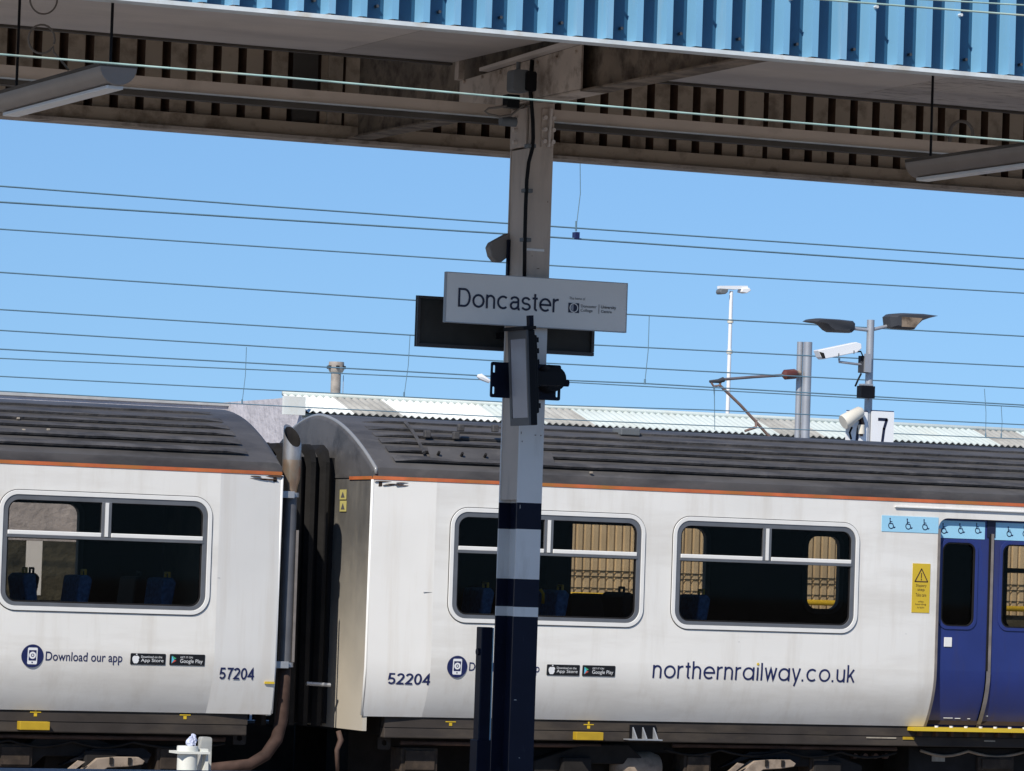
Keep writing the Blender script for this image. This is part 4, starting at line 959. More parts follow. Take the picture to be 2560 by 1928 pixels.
for py in (1237, 1662):
    z = ex(716, py).z; obj('pipe_bracket', bx(xLc+0.02, xe+0.0, YE-0.10, YE-0.075, z-0.03, z+0.03), 'galv', exh, bevel=0.003)
    obj('pipe_clamp', tb([(xe, YE, z-0.02), (xe, YE, z+0.02)], 0.076, 18), 'galv', exh, smooth='auto')
obj('pipe_shield', bx(xe+0.040, xe+0.062, YE-0.072, YE-0.064, ex(716, 1655).z, ex(716, 1325).z), 'seal_grey', exh)

# solebars, underframe
def solebar(car, a, b):
    obj('solebar', bx(a, b, YT+0.185, YT+0.26, Z0-0.095, Z0-0.001), 'solebar', car)
    obj('solebar', bx(a, b, YT+0.19, YT+0.30, Z0-0.19, Z0-0.0955), 'solebar', car, bevel=0.01)
    obj('underframe', bx(a-0.0, b, YT+0.31, YT+WIDE-0.31, Z0-0.17, Z0+0.015), 'under_dark', car)
    obj('equipment_bay', bx(a+0.1, b-0.1, YT+1.25, YT+WIDE-1.2, 0.30, Z0-0.18), 'under_dark', car)
    obj('skirt', bx(a+0.1, b-0.1, YT+WIDE-0.42, YT+WIDE-0.38, 0.22, Z0-0.18), 'under_dark', car)
solebar(carR, fR-0.35, RX1); solebar(carL, LX0, fL+0.40)
for car, px, py in ((carL, 81, 1814), (carR, 1467, 1840)):
    q = onY(px, py, YT+0.17); w_, h_ = 0.135, 0.036
    jp = obj('jacking_pad', bx(q.x-w_, q.x+w_, YT+0.10, YT+0.184, q.z-h_, q.z+h_), 'yellow_dirty', car, bevel=0.004)
for car, px, py in ((carL, 89, 1783), (carL, 463, 1790), (carR, 1127, 1807), (carR, 1472, 1814)):
    q = onY(px, py, YT+0.18); bm = NB(); box(bm, q.x-0.05, q.x+0.05, YT+0.181, YT+0.1845, q.z+0.004, q.z+0.012); box(bm, q.x-0.014, q.x+0.014, YT+0.181, YT+0.1845, q.z-0.028, q.z-0.001)
    if py in (1783, 1814): box(bm, q.x-0.008, q.x+0.008, YT+0.181, YT+0.1845, q.z+0.014, q.z+0.034)
    obj('lifting_mark', bm, 'yellow_paint', car)
# footstep bracket on the right car
q = onY(1603, 1838, YT+0.14); fs = obj('footstep', bx(q.x-0.16, q.x+0.18, YT+0.06, YT+0.18, q.z-0.045, q.z-0.035), 'galv', carR)
obj('footstep_back', bx(q.x-0.10, q.x+0.16, YT+0.165, YT+0.1845, q.z-0.034, q.z+0.09), 'black_metal', fs)
for k in (-0.08, 0.02, 0.13): obj('footstep_rib', prism([(q.x+k, YT+0.07, q.z-0.034), (q.x+k, YT+0.164, q.z-0.034), (q.x+k, YT+0.164, q.z+0.07)], (0.012, 0, 0)), 'galv', fs)
# air tank and bogies
q = onY(1590, 1902, YT+0.55)
tk = NB()
tube(tk, [(q.x-0.27, YT+0.52, q.z-0.06), (q.x-0.24, YT+0.52, q.z-0.06), (q.x-0.16, YT+0.52, q.z-0.06), (q.x+0.12, YT+0.52, q.z-0.06), (q.x+0.20, YT+0.52, q.z-0.06), (q.x+0.235, YT+0.52, q.z-0.06)], [0.03, 0.10, 0.15, 0.15, 0.12, 0.03], 20)
obj('air_tank', tk, 'bogie_tan', carR, smooth='auto')
q = onY(1590, 1870, YT+0.6); obj('tank_hood', bx(q.x-0.32, q.x+0.34, YT+0.50, YT+0.75, Z0-0.30, Z0-0.195), 'under_dark', carR)
def lit_frame(car, px, py, s):
    q = onY(px, py, YT+0.30); X, Z = q.x, q.z
    bf = obj('bogie_casting', poly_xz([[(X-0.34, Z-0.20), (X-0.20, Z-0.20), (X+0.02, Z-0.06), (X+0.20, Z-0.05), (X+0.34, Z-0.03), (X+0.36, Z+0.0), (X+0.30, Z+0.035), (X+0.10, Z+0.035), (X-0.08, Z+0.02)]], YT+0.30, YT+0.42), 'bogie_tan', car, bevel=0.012)
    obj('brake_link', poly_xz([[(X-0.50, Z-0.19), (X-0.44, Z-0.19), (X-0.20, Z-0.01), (X-0.26, Z+0.0)]], YT+0.27, YT+0.30), 'bogie_tan', bf)
    obj('shield', poly_xz([[(X-0.40, Z-0.05), (X-0.10, Z+0.10), (X+0.36, Z+0.11), (X+0.44, Z+0.06), (X+0.40, Z-0.02), (X+0.2, Z+0.05), (X-0.1, Z+0.04)]], YT+0.36, YT+0.44), 'black_metal', bf)
    for k in (0.03, 0.20): obj('casting_rib', bx(X+k, X+k+0.03, YT+0.285, YT+0.2995, Z-0.03, Z+0.03), 'under_dark', bf)
lit_frame(carL, 265, 1902, 1); lit_frame(carR, 1905, 1908, 1)
bogie(carL, onY(230, 1900, YT).x-1.1, YT); bogie(carR, onY(1900, 1900, YT).x-0.4, YT)
for px, py in ((598, 1845), (960, 1857)):
    q = onY(px, py, YT+0.45); car = carL if px < 800 else carR
    obj('lifting_eye', poly_xz([rrect(q.x-0.06, q.x+0.06, q.z-0.06, q.z+0.06, 0.02), disc(q.x, q.z, 0.026, 14)[::-1]], YT+0.44, YT+0.46), 'solebar', car)
q = onY(845, 1850, YT+0.45); obj('brake_hose', tb([(q.x, YT+0.45, q.z+0.08), (q.x+0.02, YT+0.43, q.z), (q.x-0.02, YT+0.42, q.z-0.09), (q.x+0.01, YT+0.46, q.z-0.3)], [0.022, 0.028, 0.022, 0.016], 10), 'pipe_rust', carR, smooth=True)
q = onY(2345, 1896, YT+0.40); dp = obj('data_plate', bx(q.x-0.07, q.x+0.07, YT+0.39, YT+0.40, q.z-0.03, q.z+0.03), 'end_cream', carR)
for k in range(4):
    q = onY(2133+k*26, 1890, YT+0.6); obj('cable_gland', tb([(q.x, YT+0.56, q.z), (q.x, YT+0.62, q.z)], 0.028, 10), 'pipe_rust', carR, smooth='auto')
obj('battery_box', bx(onY(2260, 1900, YT+0.5).x, onY(2260, 1900, YT+0.5).x+1.6, YT+0.405, YT+0.9, 0.45, Z0-0.20), 'under_dark', carR, bevel=0.01)

# pipes, cables and springs under the floor
def under_run(car, pxs, dz, r_, m, yo):
    P0 = [onY(px, 1900, YT+yo).x for px in pxs]; zz = Z0-dz
    pts = []
    for i_ in range(len(P0)-1):
        for k in range(6): f_ = k/6; pts.append((P0[i_]*(1-f_)+P0[i_+1]*f_, YT+yo, zz-0.05*math.sin(math.pi*f_)*(1 if r_ < 0.02 else 0.0)))
    pts.append((P0[-1], YT+yo, zz)); obj('under_pipe', tb(pts, r_, 8), m, car, smooth=True)
under_run(carL, (-300, 560), 0.235, 0.022, 'pipe_rust', 0.40); under_run(carL, (-200, 20, 180, 330, 560), 0.27, 0.012, 'under_dark', 0.36)
under_run(carR, (1000, 1500), 0.24, 0.022, 'pipe_rust', 0.42); under_run(carR, (1680, 2240), 0.225, 0.020, 'pipe_rust', 0.40); under_run(carR, (1660, 1800, 1960, 2100, 2240), 0.26, 0.012, 'under_dark', 0.35)
under_run(carR, (2300, 2420, 2560, 2700), 0.235, 0.014, 'bogie_tan', 0.385)
for car, px, w_, h0, h1, m in ((carL, 30, 0.16, 0.30, 0.50, 'under_rust'), (carL, 420, 0.13, 0.30, 0.52, 'under_rust'), (carR, 1040, 0.18, 0.28, 0.50, 'under_rust'), (carR, 1735, 0.14, 0.30, 0.52, 'under_rust'), (carR, 2040, 0.10, 0.30, 0.46, 'under_rust'), (carR, 2480, 0.2, 0.28, 0.42, 'under_rust')):
    x_ = onY(px, 1890, YT+0.45).x; bxo = obj('equipment_box', bx(x_-w_, x_+w_, YT+0.37, YT+0.62, Z0-h1, Z0-h0), m, car, bevel=0.012)
    obj('box_lid', bx(x_-w_*0.8, x_+w_*0.8, YT+0.352, YT+0.3695, Z0-h1+0.02, Z0-h0-0.025), m, bxo, bevel=0.004)
# doors
def door_leaf(xa_, xb_, label):
    ys = YT+0.055
    wz1 = onY(2400, 1356, YT).z; wz0 = onY(2400, 1567, YT).z; r_ = (xb_-xa_); wx0 = xa_+0.075 if label == 'l' else xa_+0.10; wx1 = wx0+0.365
    zz = [Z0-0.02+(ZF-Z0+0.02)*i/8 for i in range(9)]
    bm = poly_xz([[(xa_, ZF), (xb_, ZF), (xb_, dzt-0.004), (xa_, dzt-0.004)], rrect(wx0, wx1, wz0, wz1, 0.085, 6)[::-1]], ys, ys+0.035, mi=(0, 1, 0))
    lf = obj('door', bm, ['door_blue', 'train_interior'], carR)
    b2 = NB(); rows = []
    for z in zz: rows.append([b2.verts.new((x, ys+inset(z), z)) for x in (xa_, xb_)])
    for i in range(8): b2.faces.new((rows[i][0], rows[i][1], rows[i+1][1], rows[i+1][0]))
    obj('lower_leaf', b2, 'door_blue', lf, smooth=True)
    obj('window_seal', frame_loop(rrect(wx0-0.028, wx1+0.028, wz0-0.028, wz1+0.028, 0.10, 6), rrect(wx0+0.004, wx1-0.004, wz0+0.004, wz1-0.004, 0.08, 6)[::-1], ys-0.010, ys+0.0), 'door_blue', lf, bevel=0.004)
    obj('gasket', frame_loop(rrect(wx0+0.0042, wx1-0.0042, wz0+0.0042, wz1-0.0042, 0.08, 6), rrect(wx0+0.016, wx1-0.016, wz0+0.016, wz1-0.016, 0.07, 6)[::-1], ys-0.006, ys+0.02), 'rubber', lf)
    obj('pane', bx(wx0, wx1, ys+0.016, ys+0.022, wz0, wz1), 'glass', lf)
    zb_ = onY(2420, 1347, YT).z
    obj('label_strip', bx(xa_+0.002, xb_-0.05 if label == 'l' else xb_, ys-0.004, ys-0.001, zb_, dzt-0.02), 'label_blue', lf)
    return lf
mid = dxm
dl = door_leaf(dxl+0.001, mid-0.024, 'l'); dr = door_leaf(mid+0.024, dxr-0.001, 'r')
obj('door_seal', bx(mid-0.0235, mid-0.004, YT+0.045, YT+0.075, ZF, dzt-0.13), 'rubber', carR); obj('door_seal', bx(mid-0.0035, mid+0.0235, YT+0.04, YT+0.075, ZF, dzt-0.13), 'seal_grey', carR)
obj('door_post_top', bx(mid-0.05, mid+0.04, YT+0.046, YT+0.052, dzt-0.165, dzt-0.004), 'ink', carR)
b2 = NB(); rows = []
zs = [Z0-0.01+(ZF-Z0+0.01)*i/6 for i in range(7)]
for z in zs: rows.append([b2.verts.new((x, YT+0.036+inset(z), z)) for x in (mid-0.022, mid+0.022)])
for i in range(6): b2.faces.new((rows[i][0], rows[i][1], rows[i+1][1], rows[i+1][0]))
obj('door_seal', b2, 'seal_grey', carR, smooth=True)
# jamb seals following the side profile
def jamb(x, s):
    bm = NB(); zs = [Z0+(ZF-Z0)*i/8 for i in range(9)]+[dzt-0.1]
    rows = [[bm.verts.new((x+s*a, YT+inset(z)+b, z)) for (a, b) in ((-0.004, -0.006), (0.022, -0.006), (0.022, 0.05), (-0.004, 0.05))] for z in zs]
    for r0, r1 in zip(rows[:-1], rows[1:]):
        for i in range(4): bm.faces.new((r0[i], r0[(i+1) % 4], r1[(i+1) % 4], r1[i]))
    bmesh.ops.recalc_face_normals(bm, faces=bm.faces)
    obj('door_jamb', bm, 'seal_grey', carR, smooth='auto')
jamb(dxl, 1); jamb(dxr, -1)
qd = onY(2376, 1606, YT); 
obj('door_button_plate', bx(qd.x-0.04, qd.x+0.045, YT+0.045, YT+0.0545, qd.z-0.045, qd.z+0.045), 'trim_white', dl, bevel=0.01)
st = onY(2293, 1823, YT)
step = obj('door_step', bx(st.x, dxr+0.18, YT+0.055, YT+0.20, st.z-0.020, st.z+0.016), 'yellow_bright', carR)
for k in range(9): obj('step_bolt', tb([(st.x+0.25+k*0.16, YT+0.075, st.z+0.016), (st.x+0.25+k*0.16, YT+0.075, st.z+0.032)], 0.018, 8), 'trim_white', step)
for k in range(8): obj('step_bracket', bx(st.x+0.10+k*0.17, st.x+0.13+k*0.17, YT+0.12, YT+0.184, st.z-0.07, st.z-0.0205), 'rust', step)
gut = onY(2236, 1266, YT)
obj('door_gutter', bx(gut.x, dxr+0.28, YT-0.022, YT-0.0005, gut.z-0.010, gut.z+0.004), 'trim_white', carR, bevel=0.003)

# scuffs on the paintwork
for px, py, w_ in ((2368, 1795, 0.05), (2392, 1796, 0.03), (2420, 1797, 0.015), (2463, 1790, 0.012)):
    q = onY(px, py, YT+0.19); obj('scuff', bx(q.x-w_, q.x+w_, YT+0.052+inset(q.z), YT+0.054+inset(q.z), q.z-0.003, q.z+0.003), 'trim_white', dl)
for px, py, w_ in ((1075, 1481, 0.07), (545, 1445, 0.012), (2262, 1585, 0.006), (1845, 1605, 0.006)):
    q = onY(px, py, YT+0.02)
    obj('scratch', bx(q.x-w_, q.x+w_, YT-0.0015+TAP*taper_k0(q.x), YT+0.004+TAP*taper_k0(q.x), q.z-0.0014, q.z+0.0014), 'frame_alu', carR if px > 800 else carL)
for px, py, t_ in ((46, 1044, 0.40), (122, 1063, 0.26), (42, 1091, 0.10), (60, 1072, 0.24), (1478, 1203, 0.04)):
    q = onY(px, py, YT+0.014+(WIDE-0.028)*t_/2); car = roofL if px < 800 else roofR
    obj('roof_speck', bx(q.x-0.014, q.x+0.012, q.y-0.012, q.y+0.02, roofz(t_)-0.008, roofz(t_)+0.010), 'end_cream', car, bevel=0.004)
# markings on the bodysides
def taper_k(x):
    if xLc < x < xRc: return 1.0
    if fL < x <= xLc: return (x-fL)/(xLc-fL)
    if xRc <= x < fR: return (fR-x)/(fR-xRc)
    return 0.0
F0 = True
def tangent(zm):                                       # flat print laid on the curved lower side, never behind it
    g_ = (inset(zm+0.005)-inset(zm-0.005))/0.01
    return lambda x, z: (inset(zm)+g_*(z-zm))*(1-0.65*taper_k(x))+TAP*taper_k(x)
def wheelchair(parent, cx, cz_, h, y):
    w = h*0.62; t_ = h*0.085; bm = NB()
    hx = cx-w*0.18
    pts = disc(hx+0.0, cz_+h*0.43, h*0.065, 10); f = [bm.verts.new((p[0], y, p[1])) for p in pts]; bm.faces.new(f)
    stroke(bm, [(hx, cz_+h*0.36), (hx+w*0.04, cz_+h*0.02), (hx+w*0.42, cz_+h*0.0), (hx+w*0.66, cz_-h*0.34), (hx+w*0.82, cz_-h*0.28)], t_, y)
    stroke(bm, [(hx+w*0.02, cz_+h*0.18), (hx+w*0.34, cz_+h*0.16)], t_*0.8, y)
    arc = [(cx+w*0.02+w*0.40*math.cos(math.radians(a)), cz_-h*0.16+w*0.40*math.sin(math.radians(a))) for a in range(115, 345, 18)]
    stroke(bm, arc, t_*0.9, y)
    obj('wheelchair_symbol', bm, 'navy_ink', parent)
zst = [onY(2270, p, YT).z for p in (1291, 1331)]
x0s = onY(2204, 1310, YT).x
strip = obj('label_strip', bx(x0s, dxl-0.005, YT-0.0045, YT-0.0005, zst[1], zst[0]), 'label_blue', carR)
hh = (zst[0]-zst[1])*0.74
for px in (2227, 2270, 2312): q = onY(px, 1310, YT); wheelchair(strip, q.x, (zst[0]+zst[1])/2, hh, YT-0.006)
for px in (2360, 2402, 2444): q = onY(px, 1322, YT+0.05); wheelchair(dl, q.x, q.z, hh*0.95, YT+0.049)
for px in (2523, 2563, 2605): q = onY(px, 1330, YT+0.05); wheelchair(dr, q.x, q.z, hh*0.95, YT+0.049)
a = onY(2280, 1470, YT); b = onY(2324, 1470, YT); t_ = onY(2302, 1409, YT).z; bt = onY(2302, 1532, YT).z
ws = obj('warning_label', bx(a.x, b.x, YT-0.0045, YT-0.0005, bt, t_), 'yellow_bright', carR)
cxw = (a.x+b.x)/2; hw = (b.x-a.x)
tri = [(cxw-hw*0.36, t_-0.17), (cxw+hw*0.36, t_-0.17), (cxw, t_-0.05)]
bm = NB(); stroke(bm, tri+[tri[0]], 0.011, YT-0.006); stroke(bm, [(cxw, t_-0.09), (cxw, t_-0.135)], 0.009, YT-0.006); stroke(bm, [(cxw, t_-0.145), (cxw, t_-0.155)], 0.010, YT-0.006)
obj('warning_triangle', bm, 'rust', ws)
for s, zz, w_, hgt_ in (('Slippery', 0.215, 0.30, 0.032), ('step', 0.255, 0.2, 0.03), ('Take care', 0.30, 0.3, 0.032), ('when', 0.355, 0.16, 0.018), ('boarding', 0.385, 0.3, 0.022), ('train', 0.41, 0.2, 0.018)):
    me = text_mesh(s, cxw-hw*w_, cxw+hw*w_, t_-zz-0.01, t_-zz+hgt_-0.01, YT-0.006); obj('lettering', me, 'rust', ws)
sx(carR, 'northernrailway.co.uk', 1632, 2138, 1657, 1701, YT, 'navy_ink', 0.105, 0.74, True, True)
adv = 0.0
for c_ in 'northernrailway.co.uk':
    if c_ == 'i': break
    adv += glyph(c_, 0.105, 0.74, True)[1]+0.07
tot = sum(glyph(c_, 0.105, 0.74, True)[1]+0.07 for c_ in 'northernrailway.co.uk')-0.07
xa_, xb_ = onY(1632, 1679, YT).x, onY(2138, 1679, YT).x
xi = xa_+(adv+0.0525)/tot*(xb_-xa_); zi = onY(1885, 1657, YT).z
obj('lettering_dot', poly_xz([disc(xi, zi-0.012, 0.0125, 12)], YT-0.006, YT-0.003), 'yellow_bright', carR)
sx(carL, '57204', 551, 643, 1670, 1699, YT, 'navy_ink', 0.15, 0.72, False, True)
sx(carR, '52204', 976, 1080, 1684, 1712, YT, 'navy_ink', 0.15, 0.72, False, True)
def app_marks(car, c_px, r_px, tl, badges, name):
    q = onY(*c_px, YT); e = onY(c_px[0], c_px[1]-r_px, YT); R = e.z-q.z; tg_ = tangent(q.z)
    def P2(loops, d0, d1): 
        bm = poly_xz(loops, YT-d1, YT-d0)
        for v_ in bm.verts: v_.co.y += tg_(v_.co.x, v_.co.z)
        return bm
    rd = obj('app_roundel', P2([disc(q.x, q.z, R, 40)], 0.001, 0.004), 'navy_ink', car)
    obj('phone_icon', P2([rrect(q.x-R*0.44, q.x+R*0.44, q.z-R*0.72, q.z+R*0.72, R*0.12, 4)], 0.0042, 0.0055), 'badge_white', rd)
    obj('phone_screen', P2([rrect(q.x-R*0.34, q.x+R*0.34, q.z-R*0.40, q.z+R*0.50, R*0.03, 2)], 0.0057, 0.0065), 'navy_ink', rd)
    obj('phone_disc', P2([disc(q.x, q.z+R*0.06, R*0.31, 20)], 0.0067, 0.0075), 'badge_white', rd)
    obj('phone_glyph', P2([disc(q.x, q.z+R*0.06, R*0.15, 14), disc(q.x, q.z+R*0.06, R*0.09, 14)[::-1]], 0.0077, 0.0085), 'navy_ink', rd)
    obj('phone_button', P2([disc(q.x, q.z-R*0.56, R*0.07, 10)], 0.0057, 0.0065), 'navy_ink', rd)
    tx(car, 'Download our app', tl[0], tl[1], tl[2], tl[3], YT, 'navy_ink', 0.006, F0, dy=0.0025)
    for i, (l, r, t_, b_) in enumerate(badges):
        a = onY(l, (t_+b_)/2, YT); b = onY(r, (t_+b_)/2, YT); zt_ = onY((l+r)/2, t_, YT).z; zb_ = onY((l+r)/2, b_, YT).z
        h = zt_-zb_; w = b.x-a.x
        bd = obj('store_badge', P2([rrect(a.x, b.x, zb_, zt_, 0.008, 3)], 0.001, 0.004), 'badge_black', car)
        if i == 0:
            cx_, cz_ = a.x+w*0.15, zb_+h*0.45
            ap = [(0, .30), (.14, .34), (.27, .28), (.34, .14), (.27, .04), (.30, -.12), (.18, -.32), (.07, -.36), (0, -.33), (-.07, -.36), (-.18, -.32), (-.30, -.10), (-.32, .12), (-.24, .28), (-.12, .33)]
            obj('badge_icon', P2([[(cx_+p[0]*h, cz_+p[1]*h) for p in ap]], 0.0042, 0.0055), 'badge_white', bd)
            obj('badge_icon', P2([[(cx_+0.01*h, cz_+0.38*h), (cx_+0.14*h, cz_+0.44*h), (cx_+0.10*h, cz_+0.54*h), (cx_, cz_+0.48*h)]], 0.0042, 0.0055), 'badge_white', bd)
            ls = (('Download on the', .60, .80), ('App Store', .16, .54))
        else:
            cx_, cz_ = a.x+w*0.13, zb_+h*0.5
            obj('badge_icon', P2([[(cx_-.24*h, cz_-.34*h), (cx_, cz_), (cx_-.24*h, cz_+.34*h)]], 0.0042, 0.0055), 'badge_cyan', bd)
            obj('badge_icon', P2([[(cx_-.22*h, cz_+.34*h), (cx_+.01*h, cz_+.02*h), (cx_+.20*h, cz_+.10*h)]], 0.0042, 0.0055), 'badge_green', bd)
            obj('badge_icon', P2([[(cx_-.22*h, cz_-.34*h), (cx_+.20*h, cz_-.10*h), (cx_+.01*h, cz_-.02*h)]], 0.0042, 0.0055), 'badge_red', bd)
            ls = (('GET IT ON', .64, .80), ('Google Play', .12, .56))
        for s, f0, f1 in ls:
            me = text_mesh(s, a.x+w*0.30, b.x-w*(0.06 if f0 < .3 else 0.10 if i == 0 else 0.35), zb_+h*f0, zb_+h*f1, YT-0.0052)
            for v_ in me.vertices: v_.co.y += tg_(v_.co.x, v_.co.z)
            obj('lettering', me, 'badge_white', bd)
app_marks(carL, (81, 1640), 29, (114, 306, 1631, 1661), ((326, 414, 1634, 1662), (424, 512, 1636, 1664)), 'l')
app_marks(carR, (1143, 1667), 27.5, (1173, 1349, 1658, 1686), ((1367, 1449, 1662, 1689), (1456, 1538, 1664, 1691)), 'r')
for car, px, py, w_, h_, m, dpt in ((carL, 673, 1707, 0.045, 0.010, 'yellow_bright', TAP*0.8+0.02), (carR, 2273, 1846, 0.062, 0.013, 'yellow_dirty', 0.17), (carR, 2205, 1845, 0.16, 0.006, 'end_cream', 0.17), (carR, 2476, 1853, 0.06, 0.006, 'end_cream', 0.17)):
    q = onY(px, py, YT+dpt); obj('small_label', bx(q.x-w_, q.x+w_, YT+dpt+(0.012 if dpt > 0.1 else -0.012), YT+dpt+(0.0145 if dpt > 0.1 else 0.0), q.z-h_, q.z+h_), m, car)

# roof repairs on the right car: bolted plate and a slanting conduit
a = onY(1085, 1122, YT+0.13); bpl = onY(1396, 1134, YT+0.13)
t_ = 0.155; yy = YT+0.014+(WIDE-0.028)*t_/2
pz = roofz(t_)+0.012
rp = obj('roof_plate', prism([(a.x, yy-0.055, pz-0.055), (a.x, yy+0.045, pz+0.055), (a.x, yy+0.045, pz+0.067), (a.x, yy-0.055, pz-0.043)], (bpl.x-a.x, 0, 0)), 'train_roof', roofR)
for k in range(5): x = a.x+0.08+k*0.23; obj('plate_bolt', tb([(x, yy-0.02, pz-0.005), (x, yy-0.05, pz+0.022)], 0.014, 6), 'under_dark', roofR)
pts = []
for i in range(9):
    tt = 0.16+0.50*i/8; pts.append((onY(1085, 1122, YT+0.1).x-0.03+0.12*i/8, YT+0.014+(WIDE-0.028)*tt/2, roofz(tt)+0.018))
obj('roof_conduit', tb(pts, 0.016, 6), 'roof_rib_paint', roofR)
for px, py in ((1152, 1070), (1238, 1072), (1140, 1090), (1068, 1086)):
    tt = 0.40; q = onY(px, py, YT+0.55); obj('roof_lug', bx(q.x-0.03, q.x+0.03, q.y-0.02, q.y+0.03, q.z-0.03, q.z+0.035), 'roof_rib_paint', roofR, bevel=0.008)
q = onY(1572, 1062, YT+1.0); obj('roof_vent', bx(q.x-0.10, q.x+0.10, YT+0.95, YT+1.15, roofz(0.70)-0.02, roofz(0.70)+0.05), 'box_grey', roofR, bevel=0.01)

# seats seen through the windows
for px, f_ in ((70, -1), (190, 1), (400, 1), (-60, 1)): seat(carL, onY(px, 1480, YT+0.6).x, YT+0.45, f_)
for px, f_ in ((60, 1), (330, 1)): seat(carL, onY(px, 1480, YT+2.0).x, YT+1.85, f_, m='seat_dark')
for px, f_, m in ((1195, 1, 'seat_blue'), (1382, 1, 'seat_blue'), (1560, -1, 'seat_dark'), (1735, 1, 'seat_blue')): seat(carR, onY(px, 1520, YT+0.6).x, YT+0.45, f_, m=m)
# the wide seat back seen end-on through the middle window
q0 = onY(1425, 1490, YT+1.7); q1 = onY(1538, 1490, YT+1.7); ztp = onY(1480, 1484, YT+1.7).z
obj('seat_back', poly_xz([rrect(q0.x, q1.x, 1.5, ztp, 0.06, 4)], YT+1.65, YT+1.75), 'seat_dark', carR)
q = onY(1357, 1490, YT+0.55); obj('grab_rail', tb([(q.x-0.02, YT+0.5, q.z-0.07), (q.x-0.02, YT+0.5, q.z+0.02), (q.x-0.05, YT+0.5, q.z+0.06)], 0.016, 8), 'yellow_paint', carR, smooth=True)
for px in (1384, 1790): q = onY(px, 1430, YT+2.3); obj('partition', bx(q.x-0.26, q.x, YT+1.9, YT+2.65, 1.25, ZG-0.08) if px == 1384 else bx(q.x+0.02, q.x+0.06, YT+0.3, YT+1.1, 1.25, 2.0), 'train_interior', carR)

# ================================================================== BEYOND THE TRAIN
# --- shed with corrugated roof and cream cladding
YSH = 80.0
zE = onY(1560, 1067, YSH).z; zRd = onY(1500, 1026, YSH+1.0).z
xs0 = onY(752, 1020, YSH).x; xs1 = onY(2560, 1060, YSH).x+8
shed = thing('shed', ((xs0+xs1)/2, YSH+3, 0), 'long low shed with pale corrugated roof and cream ribbed cladding behind the train', 'building')
P_ = 0.150; per = 7
def roof_sheet(x0):
    bm = NB(); rows = []
    n = per*6
    for (yy, zz) in ((YSH-0.18, zE), (YSH+1.0, zRd)):
        rows.append([bm.verts.new((x0+P_*per*i/n, yy, zz+0.022*math.sin(2*math.pi*i/6))) for i in range(n+1)])
    lowr = [bm.verts.new((v_.co.x, v_.co.y, v_.co.z-0.018)) for v_ in rows[0]]
    for i in range(n):
        bm.faces.new((rows[0][i], rows[0][i+1], rows[1][i+1], rows[1][i])); bm.faces.new((lowr[i], lowr[i+1], rows[0][i+1], rows[0][i]))
    bmesh.ops.recalc_face_normals(bm, faces=bm.faces); return bm
x = xs0; i = 0
tr_px = [(905, 1000), (1425, 1515), (1900, 1990), (2480, 2545)]
while x < xs1:
    mid_ = x+P_*per/2; m = 'shed_roof_b' if mid_ < onY(1260, 1040, YSH).x else 'shed_roof'
    for (l, r) in tr_px:
        if abs(onY((l+r)/2, 1050, YSH).x-mid_) <= P_*per/2: m = 'shed_translucent'
    obj('roof_sheet', roof_sheet(x), m, shed, smooth=True); x += P_*per-0.0
obj('ridge_cap', tb([(xs0, YSH+1.0, zRd+0.02), (xs1, YSH+1.0, zRd+0.02)], 0.05, 8), 'shed_roof', shed, smooth=True)
obj('eaves_fascia', bx(xs0, xs1, YSH-0.06, YSH-0.02, zE-0.36, zE-0.06), 'shed_fascia', shed)
obj('gutter', tb([(xs0, YSH-0.10, zE-0.085), (xs1, YSH-0.10, zE-0.085)], 0.04, 8), 'gutter_green', shed)
obj('gable_end', prism([(xs0, YSH, 0), (xs0, YSH+9, 0), (xs0, YSH+9, zRd-0.1), (xs0, YSH+1.0, zRd-0.08), (xs0, YSH, zE-0.08)], (0.05, 0, 0)), 'concrete', shed)
obj('back_roof', prism([(xs0+0.06, YSH+1.08, zRd-0.06), (xs0+0.06, YSH+9, zRd-0.3), (xs0+0.06, YSH+9, zRd-0.36), (xs0+0.06, YSH+1.08, zRd-0.12)], (xs1-xs0, 0, 0)), 'shed_roof', shed)
a = onY(714, 990, YSH-0.3); b = onY(757, 1038, YSH-0.3)
obj('barge_box', bx(a.x-0.02, b.x+0.05, YSH-0.3, YSH-0.19, b.z, a.z), 'shed_roof_b', shed)
# cream ribbed wall
def wall_panel(x0, w):
    bm = NB(); prof = []; n = 6; p = w/n
    for k in range(n): b_ = x0+k*p; prof += [(b_, 0), (b_+p*0.18, 0), (b_+p*0.30, -0.055), (b_+p*0.88, -0.055)]
    prof.append((x0+w, 0))
    r = [[bm.verts.new((q_[0], YSH+q_[1], z)) for q_ in prof] for z in (0.0, zE-0.10)]
    for i in range(len(prof)-1): bm.faces.new((r[0][i], r[0][i+1], r[1][i+1], r[1][i]))
    return bm
x = xs0+0.06
while x < xs1: obj('wall_panel', wall_panel(x, 1.05), 'shed_cream', shed); x += 1.05
for py, h_ in ((1427, 0.012), (1441, 0.010), (1470, 0.008)):
    z = onY(1480, py, YSH).z; obj('wall_rail', bx(xs0+0.1, xs1, YSH-0.075, YSH-0.06, z-h_, z+h_), 'stone_dark', shed)
zp = onY(1480, 1489, YSH-0.4).z
obj('yellow_pipe', tb([(onY(1100, 1480, YSH).x, YSH-0.4, zp), (xs1, YSH-0.4, zp)], 0.06, 10), 'yellow_paint', shed, smooth=True)
obj('plinth', bx(xs0+0.1, xs1, YSH-0.3, YSH-0.08, 0.0, zp-0.14), 'stone_dark', shed)
